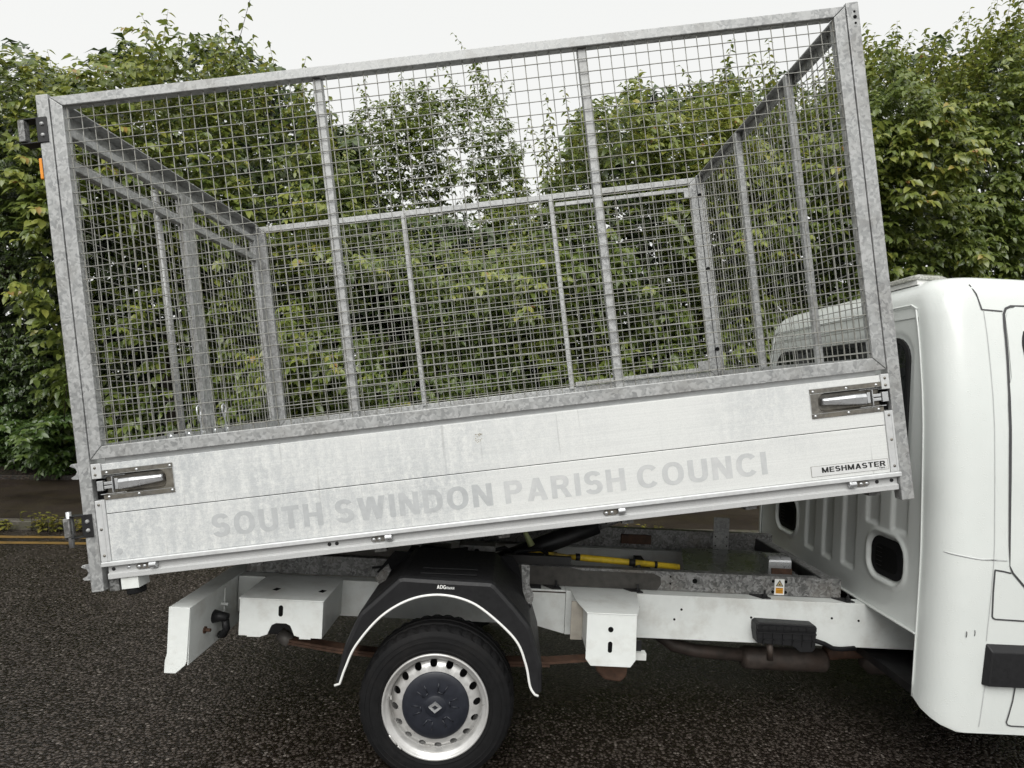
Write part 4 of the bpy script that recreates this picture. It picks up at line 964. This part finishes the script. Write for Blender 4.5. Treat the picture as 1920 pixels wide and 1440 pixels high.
for s_ in (-1, 1):
    zz = np.linspace(.53, 2.245, 60)
    dr = W(side_patch(zz, lambda z: door_l(z) + .006, lambda z: door_r(z) - .006, .0040, s_), 'cab_door', M['cab'], cab, smooth=True)
    W(strip(dense(dpath), .011, .0030, s_), 'panel_gap', M['gap'], cab)
    wl_ = lambda z: itp(z, [(1.38, 2.42), (1.46, 2.325), (1.55, 2.30), (1.9, 2.262), (2.08, 2.245), (2.13, 2.255), (2.17, 2.30), (2.195, 2.40)]); wr_ = lambda z: itp(z, [(1.38, 3.20), (2.195, 2.74)])
    W(side_patch(np.linspace(1.38, 2.195, 40), wl_, wr_, .0055, s_), 'door_window_seal', M['plastic'], dr, smooth=True)
    W(side_patch(np.linspace(1.405, 2.170, 40), lambda z: wl_(z) + .020, lambda z: wr_(z) - .03, .0070, s_), 'door_window', M['glass'], dr, smooth=True)
    fp = [(2.115, 1.088), (2.113, .99), (2.115, .888), (2.120, .880), (2.13, .876), (2.455, .870)]
    W(strip(dense(fp), .007, .0022, s_), 'filler_flap_gap', M['gap'], cab)
    W(strip([(2.113, 1.089), (2.15, 1.085), (2.186, 1.078)], .007, .0015, s_), 'filler_flap_gap', M['gap'], cab)
    W(strip(dense([(2.092, .40), (2.105, .59)]), .0035, .0025, s_), 'pillar_seam', simple('soft_seam', (0.5, 0.51, 0.505), .5), cab)
    W(strip(dense([(2.097, .78), (2.105, 1.0), (2.110, 1.2), (2.107, 1.5), (2.103, 1.8), (2.098, 2.1), (2.095, 2.23)]), .0030, .0025, s_), 'pillar_seam', bpy.data.materials['soft_seam'], cab)
    W(strip([(2.088, 2.225), (2.075, 2.30), (2.06, 2.345)], .007, .0030, s_), 'roof_seam', M['gap'], cab)
    W(strip([(2.088, 2.226), (2.18, 2.222)], .006, .0025, s_), 'roof_seam', M['gap'], cab)
    wc = [(p[0], TY + s_ * (-p[1] + .0006), 1.146 - .014 * min(1, max(0, (p[0] - 1.93) / .12))) for p in contour(1.14)[5:NC + 2]] + [(2.11, TY + s_ * (hw(1.132) + .0006), 1.132), (2.166, TY + s_ * (hw(1.131) + .0006), 1.131)]
    W(MB().tube(wc, [.0008] + [.003] * (len(wc) - 2) + [.002], 6), 'waist_crease', bpy.data.materials['soft_seam'], cab, smooth=True)
    yb = TY + s_ * (hw(.68) - .004); yo = TY + s_ * (hw(.68) + .026)
    st = MB(); x0, x1, z0, z1 = 2.088, 4.0, .588, .775
    ins = [(x0 + .014, z0 + .004), (x1 - .02, z0 + .004), (x1 - .02, z1 - .035), (x0 + .022, z1 - .035)]; outr = [(x0, z0), (x1, z0), (x1, z1), (x0 + .006, z1)]
    st.add([(a, yb, b_) for a, b_ in outr] + [(a, yo, b_) for a, b_ in ins], [(4, 5, 6, 7)] + [(j, (j + 1) % 4, 4 + (j + 1) % 4, 4 + j) for j in range(4)])
    W(st, 'rubbing_strip', M['plastic'], cab, bevel=.004)
    W(strip(dense([(2.235, .586), (2.228, .52), (2.214, .452), (2.209, .428), (2.214, .416), (2.23, .411), (2.6, .408)]), .006, .0030, s_), 'sill_gap', M['gap'], cab)
    sc_ = MB()
    for x, z in ((2.010, .805), (2.045, .812)): sc_.add(strip([(x, z - .014), (x + .002, z), (x, z + .012)], .004, .0008, s_).v, [(0, 2, 3, 1), (2, 4, 5, 3)])
    if s_ < 0: W(sc_, 'paint_scuff', M['gap'], cab)
    # front arch and head lamp, out of the picture
    arch = MB().prism_y([(3.40 + .43 * math.cos(R(a)), max(.372, .36 + .43 * math.sin(R(a)))) for a in range(-2, 183, 8)], TY + s_ * (hw(.5) + .008), TY + s_ * (hw(.5) - .01))
    W(arch, 'wheel_arch', M['plastic_dull'], cab)
    mr = MB().box(3.12, 3.20, min(TY + s_ * 1.10, TY + s_ * 1.30), max(TY + s_ * 1.10, TY + s_ * 1.30), 1.35, 1.72); mrr = W(mr, 'door_mirror', M['plastic'], cab, bevel=.03)
    W(MB().box(3.14, 3.17, min(TY + s_ * 1.02, TY + s_ * 1.12), max(TY + s_ * 1.02, TY + s_ * 1.12), 1.40, 1.45), 'mirror_arm', M['plastic'], cab)
def shell_patch(rule, out, name, mat):
    m = MB(); me = cab.data
    for p in me.polygons:
        c = INV.inverted() @ p.center
        if rule(c): base = len(m.v); m.add([(INV.inverted() @ me.vertices[i].co) + p.normal * out for i in p.vertices], [tuple(range(len(p.vertices)))])
    if m.v: W(m, name, mat, cab)
shell_patch(lambda c: 1.33 < c.z < 2.25 and c.x > xf(c.z) - .36 and abs(c.y - TY) < hw(c.z) - .03, .004, 'windscreen', M['glass'])
shell_patch(lambda c: .65 < c.z < .95 and c.x > 4.30 and abs(c.y - TY) < .62, .004, 'grille', M['plastic'])
shell_patch(lambda c: .85 < c.z < 1.13 and c.x > 4.10 and .62 < abs(c.y - TY) < .98, .004, 'headlamp', M['clear_lens'])
shell_patch(lambda c: c.z < .56 and c.x > 4.0, .006, 'front_bumper', M['plastic'])
W(MB().box(1.95, 4.3, TY - .93, TY + .93, .42, .46), 'cab_floor', M['black_metal'], cab)
W(MB().box(2.3, 2.32, TY - .86, TY + .86, .47, 1.3), 'cab_bulkhead', M['black_metal'], cab)
# roof light bar lying across the roof
lb = MB()
secs = [(2.965, .30), (3.0, .9), (3.03, 1.0), (3.28, 1.0), (3.31, .9), (3.345, .30)]
vs_ = []
for y, q in secs:
    xc, hx = 2.030, .085 * (.75 + .25 * q); zb, ht = 2.398, .034 * (.35 + .65 * q)
    vs_ += [(xc - hx, y, zb), (xc + hx, y, zb), (xc + hx * .92, y, zb + ht * .7), (xc + hx * .6, y, zb + ht), (xc - hx * .6, y, zb + ht), (xc - hx * .92, y, zb + ht * .7)]
lb.add(vs_, [(i * 6 + j, i * 6 + (j + 1) % 6, (i + 1) * 6 + (j + 1) % 6, (i + 1) * 6 + j) for i in range(5) for j in range(6)] + [(0, 1, 2, 3, 4, 5), (30, 31, 32, 33, 34, 35)])
lbo = W(lb, 'light_bar', M['clear_lens'], bevel=.004)
W(MB().box(1.958, 2.102, 2.975, 3.335, 2.375, 2.3975), 'light_bar_base', M['white_plain'], lbo)

# ------------------------------------------------------------------ trees and shrubs
def vnoise(p, f, seed):
    """cheap smooth 3-D noise in -1..1"""
    r = np.random.default_rng(seed); out = np.zeros(len(p))
    for k in range(5):
        d = r.normal(size=3); d /= np.linalg.norm(d); ph = r.uniform(0, 6.28); out += np.sin(p @ d * f * (0.7 + .35 * k) + ph) / (1 + .25 * k)
    return out / 2.3

def leaves_mesh(name, base, direc, nrm_up, L, Wd, tone, mat, curl=.25, full=True):
    """one folded, drooping blade per row: base point, direction, upward hint, length, width"""
    N = len(base); d = direc / np.linalg.norm(direc, axis=1, keepdims=True)
    s_ = np.cross(d, nrm_up); s_ /= np.linalg.norm(s_, axis=1, keepdims=True) + 1e-9; u = np.cross(s_, d)
    L = L[:, None]; Wd = Wd[:, None]
    if full:      # ovate blade, folded along the midrib
        down = np.array([0, 0, 1.0])
        def at(f, c): return base + d * L * f - u * L * c - down * L * .05 * f * f
        m1, m2 = at(.33, .01), at(.66, curl * .42); tip = at(1.0, curl)
        l1 = m1 + s_ * Wd * .47 + u * Wd * .17; r1 = m1 - s_ * Wd * .47 + u * Wd * .17
        l2 = m2 + s_ * Wd * .40 + u * Wd * .12; r2 = m2 - s_ * Wd * .40 + u * Wd * .12
        V = np.stack([base, l1, m1, r1, l2, m2, r2, tip], 1).reshape(-1, 3); nv = 8
        tri = np.array([[0, 2, 1], [0, 3, 2], [1, 2, 5], [1, 5, 4], [2, 3, 6], [2, 6, 5], [4, 5, 7], [5, 6, 7]])
    else:
        mid = base + d * L * .5 - u * L * .02
        l1 = base + d * L * .42 + s_ * Wd * .5 + u * Wd * .16; r1 = base + d * L * .42 - s_ * Wd * .5 + u * Wd * .16
        tip = base + d * L * .96 - u * L * curl - np.array([0, 0, 1.0]) * L * .06
        V = np.stack([base, l1, mid, r1, tip], 1).reshape(-1, 3); nv = 5
        tri = np.array([[0, 2, 1], [0, 3, 2], [1, 2, 4], [2, 3, 4]])
    nt = len(tri)
    Fc = (tri[None] + np.arange(N)[:, None, None] * nv).reshape(-1)
    me = bpy.data.meshes.new(name); me.vertices.add(len(V)); me.vertices.foreach_set('co', V.ravel().astype(np.float32))
    nf = N * nt; me.loops.add(nf * 3); me.loops.foreach_set('vertex_index', Fc.astype(np.int32))
    me.polygons.add(nf); me.polygons.foreach_set('loop_start', np.arange(0, nf * 3, 3, dtype=np.int32))
    at = me.attributes.new('leaf_tone', 'FLOAT', 'POINT'); at.data.foreach_set('value', np.repeat(tone, nv).astype(np.float32))
    me.materials.append(mat); me.update(calc_edges=True); return me

def sprays(pos, outd, twig, nl, L, rg, droop=.55, tone0=None):
    """nl leaves set alternately along a twig at every pos, pointing outwards and hanging"""
    N = len(pos); outd = outd / np.linalg.norm(outd, axis=1, keepdims=True)
    side = np.cross(outd, np.array([0, 0, 1.0])); side /= np.linalg.norm(side, axis=1, keepdims=True) + 1e-9
    B, D, U, LL, TT = [], [], [], [], []
    base_t = rg.uniform(0.15, .75, N) if tone0 is None else tone0
    for k in range(nl):
        f = (k + .5) / nl; sg = 1 if k % 2 else -1
        tw = pos + outd * (twig * (f - .4))[..., None] + np.array([0, 0, -1.0]) * (twig * .35 * f * f)[..., None]
        ang = rg.uniform(.5, 1.15, N) * (1.1 - .5 * f)
        dd = outd * np.cos(ang)[:, None] + side * (sg * np.sin(ang))[:, None] + np.array([0, 0, -1.0]) * (droop * rg.uniform(.5, 1.5, N))[:, None] + rg.normal(0, .14, (N, 3))
        uu = np.array([0, 0, 1.0]) * .8 + outd * .45 + rg.normal(0, .28, (N, 3))
        B.append(tw); D.append(dd); U.append(uu); LL.append(L * rg.uniform(.5, 1.25, N)); TT.append(np.clip(base_t + rg.normal(0, .13, N), 0, 1))
    return np.concatenate(B), np.concatenate(D), np.concatenate(U), np.concatenate(LL), np.concatenate(TT)

TOP = np.array([(-14., 6.0), (-9.66, 6.29), (-8.29, 6.47), (-8.10, 7.05), (-7.88, 6.99), (-7.51, 6.85), (-7.09, 6.53), (-6.82, 6.49), (-6.65, 7.04), (-6.24, 7.33), (-5.75, 7.01), (-5.37, 7.59), (-5.05, 7.56), (-4.63, 7.47), (-4.20, 7.31), (-3.84, 6.95), (-3.41, 6.6), (-2.70, 5.9), (-2.2, 5.3), (-1.5, 4.9), (-.74, 4.7), (-.36, 4.8), (-0.02, 5.3), (0.23, 5.78), (0.50, 6.52), (0.78, 7.06), (1.29, 7.34), (2.23, 7.90), (3.34, 8.07), (3.88, 8.64), (4.49, 8.25), (5.06, 8.72), (5.93, 8.47), (6.42, 8.88), (6.91, 9.30), (7.40, 9.84), (8.08, 9.50), (8.72, 10.21), (9.30, 9.64), (9.84, 10.03), (10.38, 10.66), (11.09, 11.03), (14.0, 11.62), (18, 11.0)])
def ztop(x): return np.interp(x, TOP[:, 0], TOP[:, 1])

def trunk_mesh(x, y, h, r, seed, lean=0.0, limbs=6):
    rg = random.Random(seed); m = MB()
    def limb(p, d, L, r0, depth):
        pts = [Vector(p)]; dv = Vector(d).normalized(); n = 6
        for k in range(n):
            dv = (dv + Vector((rg.uniform(-.16, .16), rg.uniform(-.16, .16), rg.uniform(-.02, .12)))).normalized(); pts.append(pts[-1] + dv * L / n)
        m.tube(pts, [r0 * (1 - .8 * k / n) for k in range(n + 1)], 7 if depth == 0 else 5)
        if depth < 2:
            for q in range(limbs if depth == 0 else 3):
                k = rg.randint(2, n - 1); a = rg.uniform(0, 6.28); el = rg.uniform(.35, 1.0)
                limb(pts[k], (math.cos(a) * math.cos(el), math.sin(a) * math.cos(el) * .8, math.sin(el)), L * rg.uniform(.22, .38), r0 * (1 - .8 * k / n) * .6, depth + 1)
    limb((x, y, .15), (lean, 0, 1), h, r, 0)
    return m

def row_tree(name, label, x0, x1, mat, L, nspray, seed, nl=7, depth=2.6, yoff=0.0, zlow=.35, topf=None, thin=0.0, shoots=40, stems=((0.5, .1),), sprigs=26, group='trees on the bank beyond the road', cat='tree', twig=.34, gapz=.75, overlap=.5, bulge=.62, droop=.55):
    rg = np.random.default_rng(seed); tf = topf or ztop; shoots = int(shoots * 1.7); L = L * .92
    xc = (x0 + x1) / 2; hx = (x1 - x0) / 2 + overlap
    nspray = int(nspray * 1.3); n = int(nspray * 1.9)
    X = xc + hx * rg.uniform(-1, 1, n); zt = tf(X)
    edge = np.clip(1 - ((X - xc) / hx) ** 4, .0, 1)
    zt = zt - .48 - .30 * vnoise(np.stack([X, X * 0, X * 0], 1), 5.0, seed + 9); Z = zlow + (zt - zlow) * rg.uniform(0, 1, n) ** .85
    q = (Z - zlow) / (zt - zlow)
    dep = rg.exponential(depth * .30, n); dep = np.minimum(dep, depth)
    P = np.stack([X, np.zeros(n), Z], 1)
    bl = bulge * vnoise(P, 1.7, seed + 1) + .30 * vnoise(P, 4.2, seed + 2)
    front = row_y(X) + yoff + .25 - .55 * np.sin(np.clip(q, 0, 1) * math.pi * .8) + 1.4 * np.clip(q - .72, 0, 1) ** 1.5 * 2.2 + bl
    Y = front + dep
    P[:, 1] = Y
    nz = vnoise(P, 2.6, seed + 3) + .6 * vnoise(P, 6.5, seed + 4)
    keep = nz > (-.55 + thin + gapz * (dep < .35) * (q < .55) * .9)
    keep &= rg.uniform(0, 1, n) < edge + .25
    keep &= rg.uniform(0, 1, n) > .75 * np.clip((q - .80) / .2, 0, 1)
    P = P[keep][:nspray]; N = len(P)
    qq = (P[:, 2] - zlow) / (tf(P[:, 0]) - zlow)
    outd = np.stack([(P[:, 0] - xc) / hx * .35, -np.ones(N), .25 + .9 * np.clip(qq - .55, 0, 1)], 1) + rg.normal(0, .42, (N, 3))
    tone = np.clip(.25 + .28 * qq + .22 * vnoise(P, 1.1, seed + 5) + rg.normal(0, .10, N), 0, 1)  # lighter leaf colour towards the top: the sunlit upper crown is painted in
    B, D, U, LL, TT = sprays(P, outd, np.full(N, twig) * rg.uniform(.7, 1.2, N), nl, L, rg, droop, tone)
    twigs = MB()
    if shoots:   # leader shoots that break the outline
        sx = rg.uniform(x0 - .2, x1 + .2, shoots); sz = tf(sx) - rg.uniform(.75, 1.5, shoots); sy = row_y(sx) + yoff + .7 + rg.uniform(-.3, 1.0, shoots)
        hgt = rg.uniform(.6, 1.35, shoots); lean = rg.normal(0, .32, (shoots, 2))
        for i in range(shoots):
            p0 = np.array([sx[i], sy[i], sz[i]]); p1 = p0 + np.array([lean[i, 0] * hgt[i], lean[i, 1] * hgt[i], hgt[i]])
            twigs.tube([tuple(p0), tuple((p0 + p1) / 2 + np.array([.02, 0, 0])), tuple(p1)], [.007, .005, .002], 4)
            nn = int(9 + hgt[i] * 12); f = np.linspace(.15, 1.0, nn); bb = p0 + (p1 - p0) * f[:, None]
            a = np.arange(nn) * 2.4 + rg.uniform(0, 6); dd = np.stack([np.cos(a), np.sin(a), rg.uniform(-.25, .45, nn) - .3], 1)
            B = np.r_[B, bb]; D = np.r_[D, dd]; U = np.r_[U, np.tile([0, 0, 1.0], (nn, 1)) + rg.normal(0, .2, (nn, 3))]; LL = np.r_[LL, L * rg.uniform(.75, 1.15, nn) * (1.08 - .35 * f)]; TT = np.r_[TT, np.clip(rg.normal(.62, .18, nn), 0, 1)]
    root = bpy.data.objects.new(name, None); col.objects.link(root); root.location = (xc, float(row_y(xc)) + yoff + 1.2, .2); root.empty_display_size = .3
    tag(root, label, cat, group)
    inv = Matrix.Translation((-root.location.x, -root.location.y, -root.location.z))
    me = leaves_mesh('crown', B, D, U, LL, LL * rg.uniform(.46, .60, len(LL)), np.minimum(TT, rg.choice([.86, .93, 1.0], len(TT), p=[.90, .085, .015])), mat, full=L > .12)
    crown = link('crown', me, root, mat_local=inv)
    for f, r in stems:
        sx = x0 + (x1 - x0) * f; tk = trunk_mesh(sx, float(row_y(sx)) + yoff + 1.3, float(tf(sx)) * .68, r, seed + int(f * 100), rg.uniform(-.15, .15))
        tk.build('trunk', M['bark'], root, smooth=True, mat_local=inv, fix=False)
    if twigs.v: twigs.build('twig', M['bark'], root, smooth=True, mat_local=inv, fix=False)
    # the sprays that hang nearest to the road are pieces of their own
    if sprigs:
        near = np.argsort(P[:, 1] - row_y(P[:, 0]) + rg.uniform(0, .5, N))[:sprigs * 3]; near = rg.permutation(near)[:sprigs]
        protos = []
        for k in range(3):
            b_, d_, u_, l_, t_ = sprays(np.zeros((1, 3)), np.array([[0, -1.0, .12]]), np.array([twig * 1.25]), nl + 2, L * 1.08, rg, droop, np.array([.55 + .12 * k]))
            protos.append(leaves_mesh('leaf_spray', b_, d_, u_, l_, l_ * .56, t_, mat))
        for j, i in enumerate(near):
            o = link('leaf_spray', protos[j % 3], crown)
            o.matrix_local = Matrix.Translation((P[i, 0], P[i, 1] - .12, P[i, 2])) @ Matrix.Rotation(rg.uniform(-.9, .9), 4, 'Z') @ Matrix.Rotation(rg.uniform(-.35, .35), 4, 'Y')
    return root

# far back mass of foliage that closes the view low down
def far_mass():
    rg = np.random.default_rng(77); N = 36000
    X = rg.uniform(-20, 24, N); zt = ztop(X / 1.28) * 1.17; zt = np.where(np.abs(X + 1.2) < 2.2, np.minimum(zt, 5.6), zt)
    Z = .3 + (zt - .3) * rg.uniform(0, 1, N) ** .9; Y = row_y(X) + 3.2 + rg.exponential(1.3, N)
    P = np.stack([X, Y, Z], 1); outd = np.stack([rg.normal(0, .4, N), -np.ones(N), rg.normal(.2, .4, N)], 1)
    B, D, U, LL, TT = sprays(P, outd, np.full(N, .4), 4, .28, rg, .5, np.clip(rg.normal(.3, .15, N), 0, 1))
    me = leaves_mesh('background_foliage', B, D, U, LL, LL * .62, TT, M['leaf_ivy'], full=False)
    o = link('background_foliage', me); tag(o, 'dark mass of foliage behind the front row of trees', 'foliage', kind='stuff')
far_mass()

def top_mid(x): return np.interp(x, [-5.5, -4.6, -4.0, -3.5, -2.7, -2.2, -1.5, -1.0, -.6, -.1, .3, 1.0], [5.5, 7.4, 8.9, 9.0, 9.4, 9.0, 9.8, 10.3, 9.5, 8.2, 6.8, 5.5])
row_tree('hedge_tree', 'dark small leaved overgrown hedge left of the raised cage', -12.2, -7.55, M['leaf_ivy'], .085, 5200, 101, nl=8, twig=.22, shoots=10, stems=((.45, .08), (.75, .06)), sprigs=20, gapz=.25, topf=lambda x: ztop(x) - .9, bulge=.28)
row_tree('cherry_tree', 'broad leaved tree at the top left corner above the upper door hinge', -11.2, -7.0, M['leaf'], .16, 1500, 202, zlow=3.9, shoots=40, stems=((.5, .10),), yoff=.35, depth=2.2)
row_tree('cherry_tree', 'yellowish broad leaved tree seen through the left third of the mesh', -6.9, -3.6, M['leaf'], .165, 2300, 303, shoots=46, stems=((.35, .10), (.8, .07)), sprigs=40)
row_tree('cherry_tree', 'low sparse broad leaved shrub behind the middle of the mesh', -3.5, -.1, M['leaf'], .14, 1500, 404, shoots=14, stems=((.3, .06), (.7, .06)), sprigs=30, thin=.12, yoff=.3)
row_tree('ash_tree', 'fine leaved thin tree with sky showing through, behind the middle of the mesh', -5.0, .5, M['leaf_fine'], .15, 3800, 515, nl=7, yoff=4.2, zlow=2.5, topf=top_mid, thin=-.22, shoots=36, stems=((.30, .07), (.52, .09), (.75, .07)), sprigs=12, depth=2.0, overlap=.2, twig=.30)
row_tree('cherry_tree', 'bushy broad leaved tree behind the cage front, right of the sky gap', .3, 4.4, M['leaf'], .165, 2600, 606, shoots=46, stems=((.35, .10), (.75, .08)), sprigs=36, overlap=.35)
row_tree('cherry_tree', 'broad leaved tree behind the top front corner of the cage', 4.2, 7.6, M['leaf'], .17, 2400, 707, shoots=40, stems=((.4, .10),), sprigs=32)
row_tree('cherry_tree', 'tall dense tree with drooping leaves above the cab roof', 7.4, 11.0, M['leaf'], .185, 2800, 808, shoots=44, stems=((.4, .11), (.8, .08)), sprigs=40, droop=.7)
row_tree('cherry_tree', 'tallest tree at the right edge behind the cab', 10.6, 15.5, M['leaf'], .185, 2400, 909, shoots=30, stems=((.4, .12),), sprigs=20, droop=.7)
row_tree('laurel_shrub', 'fresh green leafy shrub at the foot of the hedge on the left', -9.8, -6.9, M['leaf_green'], .105, 1500, 111, nl=8, twig=.22, zlow=.16, yoff=-.28, topf=lambda x: 2.25 + .35 * np.sin(x * 2.1) + .2 * np.sin(x * 5.3) - .35 * np.abs(x + 8.2), shoots=16, stems=((.5, .03),), sprigs=24, depth=1.2, cat='shrub', group='shrubs at the foot of the bank', overlap=.25, gapz=.1, droop=.35)

# weeds along the kerb
def weed(x, seed, label, s=1.0):
    rg = np.random.default_rng(seed); B, D, U, LL, TT = [], [], [], [], []
    st = MB(); y = kerb_y(x) - .10
    for k in range(int(9 * s) + 3):
        bx_, by_ = x + rg.normal(0, .13 * s), y + rg.normal(0, .03); h = rg.uniform(.05, .15) * s
        st.tube([(bx_, by_, 0), (bx_ + rg.normal(0, .02), by_, h)], .003, 4)
        nn = 8; a = rg.uniform(0, 6.28, nn); B.append(np.stack([np.full(nn, bx_), np.full(nn, by_), np.linspace(.02, h, nn)], 1)); D.append(np.stack([np.cos(a), np.sin(a), rg.uniform(.0, .6, nn)], 1)); U.append(np.tile([0, 0, 1.0], (nn, 1)) + rg.normal(0, .2, (nn, 3))); LL.append(rg.uniform(.04, .085, nn)); TT.append(rg.uniform(.3, 1, nn))
    root = st.build('kerb_weed', M['bark'], None, fix=False); tag(root, label, 'weed', 'weeds growing along the kerb')
    me = leaves_mesh('foliage', np.concatenate(B), np.concatenate(D), np.concatenate(U), np.concatenate(LL), np.concatenate(LL) * .5, np.concatenate(TT), M['leaf_weed']); link('foliage', me, root)
M['leaf_weed'] = leaf_mat('weed_leaf', [(0.0, (0.09, 0.11, 0.02)), (0.6, (0.20, 0.20, 0.035)), (1.0, (0.32, 0.26, 0.06))])
weed(-5.52, 1, 'clump of weeds by the kerb at the left picture edge', 1.1)
weed(-5.02, 2, 'largest clump of weeds on the kerb left of the lower door hinge', 1.5)
weed(-4.66, 3, 'low yellowing weeds by the kerb close to the lower door hinge', .9)
weed(1.75, 4, 'tuft of weeds on the kerb seen under the raised body', 1.1)
weed(2.12, 5, 'small tuft of weeds on the kerb below the cage front', .7)

for o in bpy.data.objects:      # fixings and twigs too small to pick apart singly
    if o.parent and o.name.split('.')[0] in ('bolt_hole', 'rivet', 'bolt', 'twig', 'hub_cap_rib', 'box_rib', 'label_text', 'sticker_residue', 'balance_weight', 'vent_rib', 'lettering', 'paint_scuff', 'hydraulic_block', 'hatch_frame', 'prop_band'): o['kind'] = 'stuff'
